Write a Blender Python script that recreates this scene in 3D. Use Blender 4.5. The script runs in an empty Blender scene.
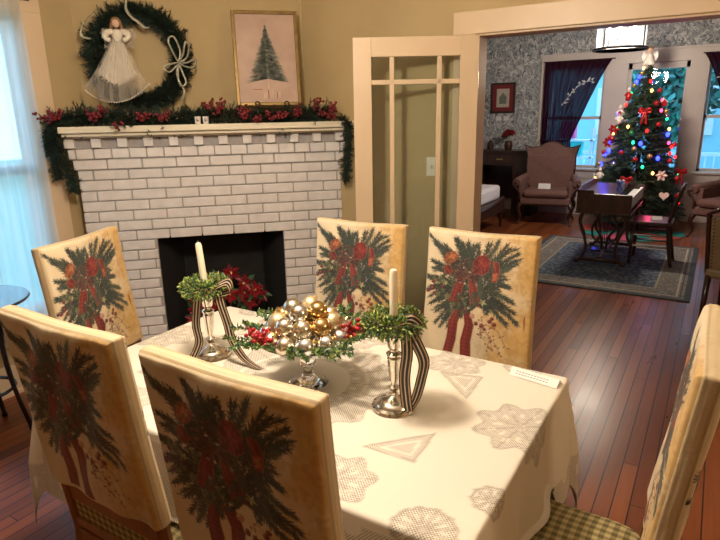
import bpy, math, random
import numpy as np
from mathutils import Vector, Matrix
PI = math.pi
rnd = random.Random(7)
C = bpy.context.scene.collection
SC = bpy.context.scene

# ------------------------------------------------------------------ helpers
class MB:
    """collects shapes, then links them as ONE mesh object"""
    def __init__(s): s.v = []; s.f = []; s.m = []; s.k = 0
    def mi(s, k): s.k = k; return s
    def add(s, vs, fs):
        o = len(s.v); s.v += [tuple(p) for p in vs]
        s.f += [tuple(i + o for i in f) for f in fs]; s.m += [s.k] * len(fs)
    def box(s, c, d, R=None, taper=1.0):
        x, y, z = d[0] / 2, d[1] / 2, d[2] / 2; t = taper
        vs = [(-x*t, -y*t, -z), (x*t, -y*t, -z), (x*t, y*t, -z), (-x*t, y*t, -z), (-x, -y, z), (x, -y, z), (x, y, z), (-x, y, z)]
        if R is not None: vs = [R @ Vector(p) for p in vs]
        vs = [(p[0] + c[0], p[1] + c[1], p[2] + c[2]) for p in vs]
        s.add(vs, [(3, 2, 1, 0), (4, 5, 6, 7), (0, 1, 5, 4), (1, 2, 6, 5), (2, 3, 7, 6), (3, 0, 4, 7)])
    def bx(s, x0, x1, y0, y1, z0, z1): s.box(((x0+x1)/2, (y0+y1)/2, (z0+z1)/2), (x1-x0, y1-y0, z1-z0))
    def tube(s, path, rad, n=8, cap=True, flat=1.0):
        P = [Vector(p) for p in path]
        if not hasattr(rad, '__len__'): rad = [rad] * len(P)
        N = None; rings = []
        for i, p in enumerate(P):
            T = (P[min(i+1, len(P)-1)] - P[max(i-1, 0)])
            T = T.normalized() if T.length > 1e-9 else Vector((0, 0, 1))
            if N is None:
                N = T.orthogonal().normalized()
            else:
                N = (N - T * N.dot(T)); N = N.normalized() if N.length > 1e-6 else T.orthogonal().normalized()
            B = T.cross(N)
            rings.append([p + (N * math.cos(a) * flat + B * math.sin(a)) * rad[i] for a in [2*PI*j/n for j in range(n)]])
        vs = [q for r in rings for q in r]; fs = []
        for i in range(len(P)-1):
            for j in range(n):
                a = i*n+j; b = i*n+(j+1) % n
                fs.append((a, b, b+n, a+n))
        if cap: fs.append(tuple(range(n))[::-1]); fs.append(tuple(range((len(P)-1)*n, len(P)*n)))
        s.add(vs, fs)
    def lathe(s, prof, c=(0, 0, 0), n=24, R=None):
        vs = []; fs = []
        for (r, z) in prof:
            for j in range(n):
                a = 2*PI*j/n; p = Vector((r*math.cos(a), r*math.sin(a), z))
                if R is not None: p = R @ p
                vs.append((p[0]+c[0], p[1]+c[1], p[2]+c[2]))
        for i in range(len(prof)-1):
            for j in range(n):
                a = i*n+j; b = i*n+(j+1) % n
                fs.append((a, b, b+n, a+n))
        fs.append(tuple(range(n))[::-1]); fs.append(tuple(range((len(prof)-1)*n, len(prof)*n)))
        s.add(vs, fs)
    def ball(s, c, r, n=10, m=7, sq=(1, 1, 1)):
        vs = [(c[0], c[1], c[2]+r*sq[2])]; fs = []
        for i in range(1, m):
            t = PI*i/m
            for j in range(n):
                a = 2*PI*j/n
                vs.append((c[0]+r*sq[0]*math.sin(t)*math.cos(a), c[1]+r*sq[1]*math.sin(t)*math.sin(a), c[2]+r*sq[2]*math.cos(t)))
        vs.append((c[0], c[1], c[2]-r*sq[2]))
        for j in range(n): fs.append((0, 1+j, 1+(j+1) % n))
        for i in range(m-2):
            for j in range(n):
                a = 1+i*n+j; b = 1+i*n+(j+1) % n
                fs.append((a, a+n, b+n, b))
        L = len(vs)-1; o = 1+(m-2)*n
        for j in range(n): fs.append((o+j, L, o+(j+1) % n))
        s.add(vs, fs)
    def needle(s, p, d, l, w):
        d = Vector(d).normalized(); a = d.orthogonal().normalized(); b = d.cross(a); p = Vector(p)
        vs = [p + a*w, p + (b*.87 - a*.5)*w, p - (b*.87 + a*.5)*w, p + d*l]
        s.add(vs, [(0, 1, 3), (1, 2, 3), (2, 0, 3)])
    def leaf(s, p, d, up, l, w, fold=.25):
        d = Vector(d).normalized(); p = Vector(p); side = d.cross(Vector(up))
        side = side.normalized() if side.length > 1e-5 else d.orthogonal().normalized()
        n = side.cross(d)
        tip = p + d*l; m1 = p + d*l*.3 - n*w*fold; m2 = p + d*l*.65 - n*w*fold
        vs = [p, m1 + side*w*.5, m2 + side*w*.4, tip, m2 - side*w*.4, m1 - side*w*.5, p + d*l*.3 + n*w*.1, p + d*l*.65 + n*w*.1]
        s.add(vs, [(0, 1, 6), (6, 1, 2, 7), (7, 2, 3), (0, 6, 5), (6, 7, 4, 5), (7, 3, 4)])
    def prism(s, out, a, b, axis='y'):
        """outline (u, z) extruded along y from a to b (or x)"""
        n = len(out)
        mk = (lambda u, z, t: (u, t, z)) if axis == 'y' else ((lambda u, z, t: (t, u, z)) if axis == 'x' else (lambda u, z, t: (u, z, t)))
        vs = [mk(u, z, a) for u, z in out] + [mk(u, z, b) for u, z in out]
        fs = [tuple(range(n)), tuple(range(n, 2*n))[::-1]]
        for i in range(n): j = (i+1) % n; fs.append((i, i+n, j+n, j))
        s.add(vs, fs)
    def strip(s, path, wdir, w, bands=1, mats=None):
        """ribbon along a path; wdir = width direction (vector or list)"""
        P = [Vector(p) for p in path]; vs = []
        for i, p in enumerate(P):
            W = Vector(wdir[i] if isinstance(wdir, list) else wdir).normalized()
            for j in range(bands+1): vs.append(p + W*w*(j/bands-.5))
        k0 = s.k
        o = len(s.v); s.v += [tuple(p) for p in vs]
        for i in range(len(P)-1):
            for j in range(bands):
                a = o+i*(bands+1)+j
                s.f.append((a, a+1, a+bands+2, a+bands+1)); s.m.append(mats[j] if mats else k0)
    def build(s, name, mat, parent=None, smooth=False, bevel=0, solid=0, loc=None, sub=0):
        me = bpy.data.meshes.new(name); me.from_pydata(s.v, [], s.f)
        ms = mat if isinstance(mat, (list, tuple)) else [mat]
        for m_ in ms: me.materials.append(m_)
        if len(ms) > 1: me.polygons.foreach_set('material_index', s.m)
        if smooth:
            me.polygons.foreach_set('use_smooth', [True]*len(me.polygons))
        me.update()
        o = bpy.data.objects.new(name, me); C.objects.link(o)
        if parent is not None: o.parent = parent
        if loc is not None: o.location = loc
        if solid:
            md = o.modifiers.new('solid', 'SOLIDIFY'); md.thickness = solid; md.offset = 0
        if bevel:
            md = o.modifiers.new('bevel', 'BEVEL'); md.width = bevel; md.segments = 2; md.limit_method = 'ANGLE'; md.angle_limit = 0.7
        if sub:
            md = o.modifiers.new('sub', 'SUBSURF'); md.levels = sub; md.render_levels = sub
        if smooth and bevel == 0 and smooth != 2:
            try: me.set_sharp_from_angle(angle=0.7)
            except Exception: pass
        return o

def tag(o, label, cat, group=None):
    o['label'] = label; o['category'] = cat
    if group: o['group'] = group
    return o
def thing(name, label, cat, loc=(0, 0, 0), rz=0, group=None):
    o = bpy.data.objects.new(name, None); C.objects.link(o); o.empty_display_size = .1
    o.location = loc; o.rotation_euler = (0, 0, rz)
    return tag(o, label, cat, group)
def struct(o): o['kind'] = 'structure'; return o
def dup(root, loc=None, rz=None, label=None, group=None):
    kids = {}
    for o in C.objects: kids.setdefault(o.parent, []).append(o)
    def rec(o, par):
        c = o.copy(); C.objects.link(c)
        if par is not None: c.parent = par
        for ch in kids.get(o, []): rec(ch, c)
        return c
    r = rec(root, None)
    if loc is not None: r.location = loc
    if rz is not None: r.rotation_euler = (0, 0, rz)
    if label: r['label'] = label
    if group: r['group'] = group
    return r
def Rz(a): return Matrix.Rotation(a, 3, 'Z')
def Rx(a): return Matrix.Rotation(a, 3, 'X')
def Ry(a): return Matrix.Rotation(a, 3, 'Y')
def spline(pts, n=8):
    P = [Vector(p) for p in pts]; out = []
    for i in range(len(P)-1):
        p0 = P[max(i-1, 0)]; p1 = P[i]; p2 = P[i+1]; p3 = P[min(i+2, len(P)-1)]
        for k in range(n):
            t = k/n
            out.append(.5*((2*p1)+(p2-p0)*t+(2*p0-5*p1+4*p2-p3)*t*t+(3*p1-p0-3*p2+p3)*t**3))
    out.append(P[-1]); return out
def rv(): 
    while True:
        v = Vector((rnd.uniform(-1, 1), rnd.uniform(-1, 1), rnd.uniform(-1, 1)))
        if .05 < v.length < 1: return v.normalized()

# ------------------------------------------------------------------ materials
class NT:
    def __init__(s, name):
        s.m = bpy.data.materials.new(name); s.m.use_nodes = True; s.t = s.m.node_tree; s.t.nodes.clear()
        s.out = s.n('ShaderNodeOutputMaterial'); s.b = s.n('ShaderNodeBsdfPrincipled'); s.l(s.b.outputs[0], s.out.inputs[0])
    def n(s, k, **kw):
        nd = s.t.nodes.new(k)
        for a, v in kw.items(): setattr(nd, a, v)
        return nd
    def l(s, a, b): s.t.links.new(a, b)
    def co(s, which='Object'): return s.n('ShaderNodeTexCoord').outputs[which]
    def mapp(s, v, sc=(1, 1, 1), rot=(0, 0, 0)):
        m = s.n('ShaderNodeMapping'); s.l(v, m.inputs[0]); m.inputs['Scale'].default_value = sc; m.inputs['Rotation'].default_value = rot; return m.outputs[0]
    def noise(s, v, sc, det=3, rough=.5, dist=0):
        n = s.n('ShaderNodeTexNoise'); s.l(v, n.inputs['Vector']); n.inputs['Scale'].default_value = sc
        n.inputs['Detail'].default_value = det; n.inputs['Roughness'].default_value = rough; n.inputs['Distortion'].default_value = dist
        return n.outputs['Fac']
    def math(s, op, a, b=None, c=None):
        m = s.n('ShaderNodeMath', operation=op)
        for i, q in enumerate((a, b, c)):
            if q is None: continue
            if isinstance(q, (int, float)): m.inputs[i].default_value = q
            else: s.l(q, m.inputs[i])
        return m.outputs[0]
    def ramp(s, f, stops, interp='LINEAR'):
        r = s.n('ShaderNodeValToRGB'); s.l(f, r.inputs[0]); cr = r.color_ramp; cr.interpolation = interp
        while len(cr.elements) < len(stops): cr.elements.new(.5)
        for e, (p, c) in zip(cr.elements, stops): e.position = p; e.color = (*c, 1)
        return r.outputs[0]
    def mix(s, f, a, b, mode='MIX'):
        m = s.n('ShaderNodeMix', data_type='RGBA', blend_type=mode)
        for i, q in ((0, f), (6, a), (7, b)):
            if isinstance(q, (int, float)): m.inputs[i].default_value = q
            elif isinstance(q, tuple): m.inputs[i].default_value = (*q, 1)
            else: s.l(q, m.inputs[i])
        return m.outputs[2]
    def bump(s, h, st=.3, d=.01):
        b = s.n('ShaderNodeBump'); s.l(h, b.inputs['Height']); b.inputs['Strength'].default_value = st; b.inputs['Distance'].default_value = d
        s.l(b.outputs[0], s.b.inputs['Normal'])
    def col(s, c):
        if isinstance(c, tuple): s.b.inputs['Base Color'].default_value = (*c, 1)
        else: s.l(c, s.b.inputs['Base Color'])
    def set(s, **kw):
        for k, v in kw.items():
            s.b.inputs[k.replace('_', ' ')].default_value = v
        return s
def plain(name, c, rough=.6, metal=0, var=.12, sc=30, bump=0, **kw):
    t = NT(name); co = t.co()
    f = t.noise(co, sc, 3)
    lo = tuple(x*(1-var) for x in c); hi = tuple(min(1, x*(1+var)) for x in c)
    t.col(t.ramp(f, [(.3, lo), (.7, hi)])); t.set(Roughness=rough, Metallic=metal, **kw)
    if bump: t.bump(f, bump, .004)
    return t.m
def wood(name, dark, light, rough=.35, ax=2, sc=6, coat=.3):
    t = NT(name); s_ = [sc*5]*3; s_[ax] = sc*.5
    f = t.noise(t.mapp(t.co(), tuple(s_)), 1.0, 5, .6, 1.2)
    t.col(t.ramp(f, [(.3, dark), (.72, light)])); t.set(Roughness=rough, Coat_Weight=coat, Coat_Roughness=.15); return t.m
def emis(name, c, st):
    t = NT(name); t.col(c); t.b.inputs['Emission Color'].default_value = (*c, 1); t.b.inputs['Emission Strength'].default_value = st; t.set(Roughness=.3); return t.m

def floor_mat():
    t = NT('floor_boards'); co = t.co(); sep = t.n('ShaderNodeSeparateXYZ'); t.l(co, sep.inputs[0])
    W = .066
    xs = t.math('DIVIDE', sep.outputs[0], W); idx = t.math('FLOOR', xs); fr = t.math('FRACT', xs)
    wn = t.n('ShaderNodeTexWhiteNoise', noise_dimensions='1D'); t.l(idx, wn.inputs['W'])
    ys = t.math('DIVIDE', t.math('ADD', sep.outputs[1], t.math('MULTIPLY', wn.outputs[0], 7.3)), 2.9)
    yi = t.math('FLOOR', ys); yf = t.math('FRACT', ys)
    wn2 = t.n('ShaderNodeTexWhiteNoise', noise_dimensions='2D'); cb = t.n('ShaderNodeCombineXYZ'); t.l(idx, cb.inputs[0]); t.l(yi, cb.inputs[1]); t.l(cb.outputs[0], wn2.inputs['Vector'])
    g = t.noise(t.mapp(co, (42, 2.2, 1)), 1, 4, .55, 0)
    f = t.math('ADD', t.math('MULTIPLY', wn2.outputs[0], .55), t.math('MULTIPLY', g, .45))
    base = t.ramp(f, [(.15, (.095, .022, .007)), (.5, (.19, .050, .014)), (.85, (.31, .095, .027))])
    wear = t.noise(co, 1.4, 4, .6)
    base = t.mix(t.math('MULTIPLY', wear, .25), base, (.23, .085, .038))
    e = t.math('MINIMUM', fr, t.math('SUBTRACT', 1.0, fr)); ge = t.math('LESS_THAN', e, .042)
    e2 = t.math('LESS_THAN', yf, .0016)
    gap = t.math('MAXIMUM', ge, e2)
    # lighter wax-filled seams on a few boards
    c2 = t.mix(gap, base, (.018, .006, .004))
    t.col(c2)
    rn = t.noise(t.mapp(co, (6, 1.5, 1)), 1.2, 3, .5)
    t.l(t.ramp(rn, [(.3, (.27,)*3), (.75, (.34,)*3)]), t.b.inputs['Roughness'])
    t.set(Coat_Weight=.0); t.b.inputs['Specular IOR Level'].default_value = .26
    hh = t.math('SUBTRACT', t.math('MULTIPLY', g, .04), gap); t.bump(hh, .3, .0015)
    return t.m
def wallpaper_mat():
    t = NT('floral_wallpaper'); co = t.co()
    n1 = t.n('ShaderNodeTexNoise'); t.l(co, n1.inputs['Vector']); n1.inputs['Scale'].default_value = 7; n1.inputs['Detail'].default_value = 3
    warp = t.n('ShaderNodeVectorMath', operation='MULTIPLY_ADD'); t.l(n1.outputs['Color'], warp.inputs[0]); warp.inputs[1].default_value = (.22,)*3; t.l(co, warp.inputs[2])
    f1 = t.noise(t.mapp(warp.outputs[0], (1, 1, 1), (0, .7, 0)), 15, 3, .55, .6)
    leaf = t.ramp(f1, [(.44, (0,)*3), (.50, (1,)*3)])
    f2 = t.noise(t.mapp(warp.outputs[0], (1.6, 1, .7), (0, -.6, 0)), 21, 3, .6, 1.0)
    dark = t.ramp(f2, [(.53, (0,)*3), (.58, (1,)*3)])
    c = t.mix(leaf, (.62, .64, .63), (.36, .39, .41)); c = t.mix(dark, c, (.14, .16, .19))
    v3 = t.n('ShaderNodeTexVoronoi'); t.l(co, v3.inputs['Vector']); v3.inputs['Scale'].default_value = 14
    c = t.mix(t.ramp(v3.outputs['Distance'], [(.12, (.8,)*3), (.2, (0,)*3)]), c, (.66, .67, .64))
    t.col(c); t.set(Roughness=.8); return t.m
def rug_mat(x0, x1, y0, y1):
    t = NT('persian_rug_pile'); co = t.co(); sp = t.n('ShaderNodeSeparateXYZ'); t.l(co, sp.inputs[0])
    hx = (x1-x0)/2; hy = (y1-y0)/2
    dx = t.math('SUBTRACT', hx, t.math('ABSOLUTE', sp.outputs[0])); dy = t.math('SUBTRACT', hy, t.math('ABSOLUTE', sp.outputs[1]))
    d = t.math('MINIMUM', dx, dy)
    ab = t.n('ShaderNodeVectorMath', operation='ABSOLUTE'); t.l(co, ab.inputs[0])
    v = t.n('ShaderNodeTexVoronoi', feature='F1', distance='MANHATTAN'); t.l(ab.outputs[0], v.inputs['Vector']); v.inputs['Scale'].default_value = 21
    v2 = t.n('ShaderNodeTexVoronoi', feature='F1', distance='CHEBYCHEV'); t.l(ab.outputs[0], v2.inputs['Vector']); v2.inputs['Scale'].default_value = 34
    field = t.ramp(v.outputs['Distance'], [(0, (.42, .38, .30)), (.12, (.10, .13, .19)), (.30, (.06, .085, .13)), (.42, (.33, .33, .31)), (.49, (.09, .125, .18)), (.70, (.045, .065, .10))], 'CONSTANT')
    bord = t.ramp(v2.outputs['Distance'], [(0, (.07, .09, .12)), (.22, (.25, .23, .19)), (.38, (.10, .115, .13)), (.5, (.20, .14, .10))], 'CONSTANT')
    c = t.mix(t.math('LESS_THAN', d, .30), field, bord)
    for lo, hi, cc in ((.285, .305, (.28, .26, .21)), (.10, .118, (.36, .34, .28)), (0, .05, (.045, .055, .07)), (.075, .085, (.05, .055, .07))):
        c = t.mix(t.math('MULTIPLY', t.math('GREATER_THAN', d, lo), t.math('LESS_THAN', d, hi)), c, cc)
    t.col(c); t.set(Roughness=.95); n = t.noise(co, 300, 2); t.bump(n, .4, .004); return t.m
def gingham_mat():
    t = NT('checked_fabric'); co = t.co(); sp = t.n('ShaderNodeSeparateXYZ'); t.l(co, sp.inputs[0])
    def st(o): return t.math('GREATER_THAN', t.math('FRACT', t.math('MULTIPLY', o, 1/.028)), .5)
    zz = t.math('ADD', sp.outputs[1], sp.outputs[2])
    f = t.math('MULTIPLY', t.math('ADD', st(sp.outputs[0]), st(zz)), .5)
    t.col(t.ramp(f, [(0, (.46, .38, .19)), (.5, (.27, .21, .085)), (1, (.12, .10, .035))])); t.set(Roughness=.9)
    t.bump(t.noise(co, 400, 2), .3, .002); return t.m
def cover_mat():
    t = NT('printed_slipcover_cloth'); at = t.n('ShaderNodeAttribute', attribute_name='print'); t.l(at.outputs['Color'], t.b.inputs['Base Color'])
    t.set(Roughness=.62, Sheen_Weight=.15)
    n = t.noise(t.co(), 9, 4, .55, .6); t.bump(n, .35, .02); return t.m
def lace_mat():
    t = NT('lace_tablecloth_cotton'); at = t.n('ShaderNodeAttribute', attribute_name='lace'); sp = t.n('ShaderNodeSeparateColor'); t.l(at.outputs['Color'], sp.inputs[0])
    uv = t.n('ShaderNodeAttribute', attribute_name='flat'); s3 = t.n('ShaderNodeSeparateXYZ'); t.l(uv.outputs['Vector'], s3.inputs[0])
    k = 2*PI/.0085
    a = t.math('SINE', t.math('MULTIPLY', s3.outputs[0], k)); b = t.math('SINE', t.math('MULTIPLY', s3.outputs[1], k))
    h = t.math('GREATER_THAN', t.math('MULTIPLY', a, b), .12)
    hole = t.math('MULTIPLY', h, sp.outputs[0])
    c = t.mix(t.math('MULTIPLY', hole, .78), (.72, .67, .58), (.13, .10, .08))
    c = t.mix(t.math('MULTIPLY', sp.outputs[1], .5), c, (.28, .24, .19))
    t.col(c); t.set(Roughness=.85, Sheen_Weight=.1)
    n = t.noise(t.co(), 5, 3); t.bump(n, .2, .01); return t.m
def sheer_mat(name, c, tr, trans=.5):
    t = NT(name); co = t.co()
    d = t.n('ShaderNodeBsdfDiffuse'); d.inputs[0].default_value = (*c, 1)
    l_ = t.n('ShaderNodeBsdfTranslucent'); l_.inputs[0].default_value = (*c, 1)
    m1 = t.n('ShaderNodeMixShader'); m1.inputs[0].default_value = trans; t.l(d.outputs[0], m1.inputs[1]); t.l(l_.outputs[0], m1.inputs[2])
    tp = t.n('ShaderNodeBsdfTransparent'); m2 = t.n('ShaderNodeMixShader')
    n = t.noise(t.mapp(co, (30, 30, 1.5)), 1, 2); t.l(t.ramp(n, [(.3, (max(0, tr-.1),)*3), (.7, (min(1, tr+.1),)*3)]), m2.inputs[0])
    t.l(m1.outputs[0], m2.inputs[1]); t.l(tp.outputs[0], m2.inputs[2]); t.l(m2.outputs[0], t.out.inputs[0]); return t.m
def pane_mat(name, tint=(1, 1, 1), ior=1.45):
    t = NT(name); tp = t.n('ShaderNodeBsdfTransparent'); tp.inputs[0].default_value = (*tint, 1)
    g = t.n('ShaderNodeBsdfGlossy'); g.inputs['Roughness'].default_value = .02; fr = t.n('ShaderNodeFresnel'); fr.inputs[0].default_value = ior
    m = t.n('ShaderNodeMixShader'); t.l(fr.outputs[0], m.inputs[0]); t.l(tp.outputs[0], m.inputs[1]); t.l(g.outputs[0], m.inputs[2]); t.l(m.outputs[0], t.out.inputs[0]); return t.m
def glass_mat():
    t = NT('clear_glass'); t.col((.97, .98, .98)); t.set(Roughness=.02, IOR=1.45, Transmission_Weight=1.0)
    return t.m

M = {}
M['plaster'] = plain('cream_plaster', (.46, .345, .175), .75, var=.05, sc=3)
M['trim'] = plain('cream_gloss_trim', (.64, .49, .33), .4, var=.03, sc=4)
M['trimw'] = plain('white_painted_trim', (.66, .60, .57), .45, var=.04, sc=4)
M['ceil'] = plain('ceiling_paint', (.75, .7, .6), .8, var=.03)
M['floor'] = floor_mat()
M['wallpaper'] = wallpaper_mat()
M['brick'] = plain('white_painted_brick', (.70, .67, .67), .55, var=.08, sc=14, bump=.3)
M['mortar'] = plain('shaded_mortar', (.38, .36, .36), .7, var=.1, sc=30, bump=.4)  # white-painted like the bricks; groove shade is put into this darker colour
M['mantel'] = plain('cream_mantel_paint', (.72, .66, .52), .4, var=.04, sc=4)
M['soot'] = plain('sooty_firebox', (.012, .011, .011), .8, var=.4, sc=12)
M['lace'] = lace_mat()
M['cover'] = cover_mat()
M['gingham'] = gingham_mat()
M['oak'] = wood('honey_oak', (.14, .045, .014), (.30, .115, .035))
M['dark'] = wood('dark_mahogany', (.017, .006, .004), (.055, .018, .010), .3)
M['brown'] = wood('brown_walnut', (.022, .008, .005), (.070, .025, .013), .32)
M['black'] = plain('black_lacquer', (.012, .011, .013), .18, var=.2, Coat_Weight=.5)
M['silver'] = plain('polished_silver', (.80, .74, .66), .13, 1.0, var=.08, sc=20)
M['wax'] = plain('ivory_wax', (.80, .74, .58), .35, var=.03, Subsurface_Weight=.2)
M['wick'] = plain('candle_wick', (.35, .3, .24), .9)
M['glass'] = glass_mat()
M['pane'] = pane_mat('window_pane', (.93, .97, .97))
M['pine'] = plain('pine_needles', (.017, .040, .022), .6, var=.5, sc=9)
M['pine2'] = plain('garland_needles', (.012, .026, .017), .6, var=.5, sc=9)
M['stem'] = plain('brown_stem', (.05, .03, .017), .8)
M['box'] = plain('boxwood_leaves', (.26, .34, .08), .5, var=.6, sc=40)
M['box2'] = plain('dark_green_leaves', (.06, .13, .055), .5, var=.5, sc=40)
M['berry'] = plain('red_berries', (.34, .010, .014), .3, var=.2, sc=20)
M['berryd'] = plain('dark_red_berries', (.16, .008, .014), .5, var=.3, sc=20)
M['bronze'] = plain('bronze_berries', (.35, .14, .05), .35, var=.3, sc=60)
M['petal'] = plain('poinsettia_petal', (.22, .006, .012), .5, var=.3, sc=20)
M['gold'] = plain('gold_glass_ball', (.78, .53, .24), .14, 1.0, var=.1, sc=12)
M['champ'] = plain('champagne_glass_ball', (.86, .78, .66), .2, 1.0, var=.12, sc=12)
M['silverball'] = plain('silver_glass_ball', (.90, .92, .96), .12, 1.0, var=.06, sc=12)
M['frost'] = plain('frosted_gold_ball', (.62, .5, .3), .45, .8, var=.15, sc=60)
M['cap'] = plain('gold_cap', (.6, .42, .15), .3, 1.0)
M['gilt'] = plain('gilt_frame', (.20, .125, .035), .4, .5, var=.25, sc=25)
M['ribk'] = plain('black_satin', (.018, .014, .016), .35, var=.2)
M['ribg'] = plain('gold_satin', (.50, .34, .18), .35, var=.1)
M['ribw'] = plain('ivory_satin', (.62, .52, .42), .35, var=.1)
M['silverrib'] = plain('silver_mesh_ribbon', (.36, .35, .27), .4, .4, var=.3, sc=60)
M['satin'] = plain('ivory_satin_dress', (.66, .60, .50), .6, var=.1, sc=40, bump=.3)
M['gauze'] = sheer_mat('sheer_gauze', (.62, .56, .48), .62, .3)
M['skin'] = plain('doll_porcelain', (.62, .40, .28), .5, var=.05)
M['hair'] = plain('doll_hair', (.26, .15, .07), .7, var=.3, sc=80)
M['iron'] = plain('wrought_iron', (.02, .018, .018), .4, .6)
M['sheer'] = sheer_mat('white_sheer_curtain', (.90, .95, .96), .30, .85)
M['purple'] = sheer_mat('purple_sheer_curtain', (.035, .010, .022), -.05, .15)
M['mauve'] = plain('mauve_upholstery', (.17, .090, .075), .85, var=.15, sc=40, bump=.2)
M['tan'] = plain('tan_leather', (.20, .14, .07), .5, var=.12, sc=10)
M['brass'] = plain('brass', (.55, .38, .14), .35, 1.0)
M['card'] = plain('white_card', (.78, .78, .76), .7, var=.02)
M['ink'] = plain('grey_ink', (.25, .25, .27), .8)
M['white'] = plain('white_cotton', (.74, .74, .78), .8, var=.05, sc=10)
M['ivory'] = plain('piano_keys', (.75, .75, .72), .3, var=.03)
M['switch'] = plain('ivory_plastic', (.75, .70, .58), .4, var=.02)
M['teal'] = plain('teal_felt', (.01, .20, .18), .9); M['pink'] = plain('pink_felt', (.42, .07, .15), .9); M['orange'] = plain('red_orange_felt', (.33, .05, .03), .9)
M['blueglass'] = plain('blue_glass', (.10, .16, .55), .15, .3)
M['reda'] = plain('red_ornament', (.45, .015, .02), .3, .3); M['whitea'] = plain('white_ornament', (.75, .70, .66), .5)
M['golda'] = plain('gold_ornament', (.65, .45, .15), .3, .8); M['greena'] = plain('green_ornament', (.02, .22, .08), .3, .3)

# ------------------------------------------------------------------ camera (room frame: x along the table, y toward the back room)
F_ = 570.0; pit = math.radians(15.3); rol = math.radians(-1.1); yaw = math.radians(31.8); H = 1.62
fw = Vector((0, math.cos(pit), -math.sin(pit))); up = Vector((0, math.sin(pit), math.cos(pit))); rt = Vector((1, 0, 0))
r2 = rt*math.cos(rol) + up*math.sin(rol); u2 = up*math.cos(rol) - rt*math.sin(rol)
RM = Matrix(((math.cos(yaw), -math.sin(yaw), 0), (math.sin(yaw), math.cos(yaw), 0), (0, 0, 1)))
fw, r2, u2 = RM @ fw, RM @ r2, RM @ u2
cam = bpy.data.cameras.new('camera'); co_ = bpy.data.objects.new('camera', cam); C.objects.link(co_)
co_.matrix_world = Matrix(((r2.x, u2.x, -fw.x, 0), (r2.y, u2.y, -fw.y, 0), (r2.z, u2.z, -fw.z, H), (0, 0, 0, 1)))
cam.sensor_width = 36; cam.lens = F_/720*36; cam.clip_start = .05; cam.clip_end = 200
SC.camera = co_

# ------------------------------------------------------------------ the setting
YD = 3.33; YD2 = 3.47; YW = 9.6; XL = -3.5; XL2 = -3.66; XR = 2.4; YB = -2.4; ZC = 2.75; ZC2 = 2.85
JX0, JX1, HZ = -1.237, .30, 2.035
PC = -5.82                                   # plaster chimney wall: x - y = PC
cornL = (XL, XL-PC); cornD = (YD+PC, YD)      # where it meets left wall / door wall
m = MB(); m.bx(-3.9, 2.6, -2.6, YW+.15, -.1, 0); struct(m.build('floor', M['floor']))
m = MB(); m.bx(-3.7, 2.6, -2.6, YD2, ZC, ZC+.1); struct(m.build('ceiling', M['ceil']))
m = MB(); m.bx(-3.9, 2.6, YD2, YW+.15, ZC2, ZC2+.1); struct(m.build('ceiling', M['ceil']))
# left wall with the window opening y .55..1.97
WY0, WY1, WZ0, WZ1 = .45, 1.97, .45, 2.22
m = MB(); m.bx(XL-.14, XL, -2.5, WY0, 0, ZC); m.bx(XL-.14, XL, WY1, YD2, 0, ZC); m.bx(XL-.14, XL, WY0, WY1, 0, WZ0); m.bx(XL-.14, XL, WY0, WY1, WZ1, ZC)
struct(m.build('wall_left', M['plaster']))
# diagonal chimney wall
m = MB(); t_ = .1/math.sqrt(2)
FO = Vector((-3.394, 2.144, 0)); FS = Vector((1, 1, 0))/math.sqrt(2); FN = Vector((1, -1, 0))/math.sqrt(2)
def fp(s, z, n=0): return FO + FS*s + FN*n + Vector((0, 0, z))
FR = Matrix(((FS.x, -FN.x, 0), (FS.y, -FN.y, 0), (0, 0, 1)))   # local x = along, local y = into the wall
fang = math.atan2(FS.y, FS.x)
def diag(s0, s1, z0, z1): 
    a = []
    for n0 in (-.199, -.29):
        for (s, z) in ((s0, z0), (s1, z0), (s1, z1), (s0, z1)): a.append(fp(s, z, n0))
    m.add(a, [(0, 1, 2, 3), (7, 6, 5, 4), (0, 4, 5, 1), (1, 5, 6, 2), (2, 6, 7, 3), (3, 7, 4, 0)])
diag(-.10, .40, 0, ZC); diag(1.28, 1.57, 0, ZC); diag(.40, 1.28, .88, ZC)
struct(m.build('wall_fireplace', M['plaster']))
# wall with the wide doorway
m = MB(); m.bx(XL, JX0-.02, YD, YD2, 0, ZC); m.bx(JX1+.02, XR, YD, YD2, 0, ZC); m.bx(JX0-.02, JX1+.02, YD, YD2, HZ+.02, ZC)
struct(m.build('wall_back', M['plaster']))
m = MB(); m.bx(XR, XR+.1, YB, YD2, 0, ZC); struct(m.build('wall_right', M['plaster']))
m = MB(); m.bx(XL, XR, YB-.1, YB, 0, ZC); struct(m.build('wall_front', M['plaster']))
# doorway casing
m = MB()
m.bx(JX0-.02, JX0, YD-.005, YD2+.005, 0, HZ+.02); m.bx(JX1, JX1+.02, YD-.005, YD2+.005, 0, HZ+.02); m.bx(JX0, JX1, YD-.005, YD2+.005, HZ, HZ+.02)
for a, b in ((YD-.022, YD), (YD2, YD2+.022)):
    m.bx(JX0-.145, JX0-.012, a, b, 0, HZ+.012); m.bx(JX1+.012, JX1+.145, a, b, 0, HZ+.012); m.bx(JX0-.15, JX1+.15, a, b, HZ+.012, HZ+.135)
struct(m.build('trim_1', M['trim'], bevel=.004))
# baseboards
m = MB(); m.bx(XL, XL+.02, -2.4, cornL[1]-.02, 0, .19); m.bx(XL, XL+.03, -2.4, cornL[1]-.02, 0, .03); struct(m.build('baseboard_left', M['trim'], bevel=.004))
m = MB(); m.bx(-2.05, JX0-.15, YD-.02, YD, 0, .19); m.bx(JX1+.15, XR, YD-.02, YD, 0, .19); struct(m.build('baseboard_back', M['trim'], bevel=.004))
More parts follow.
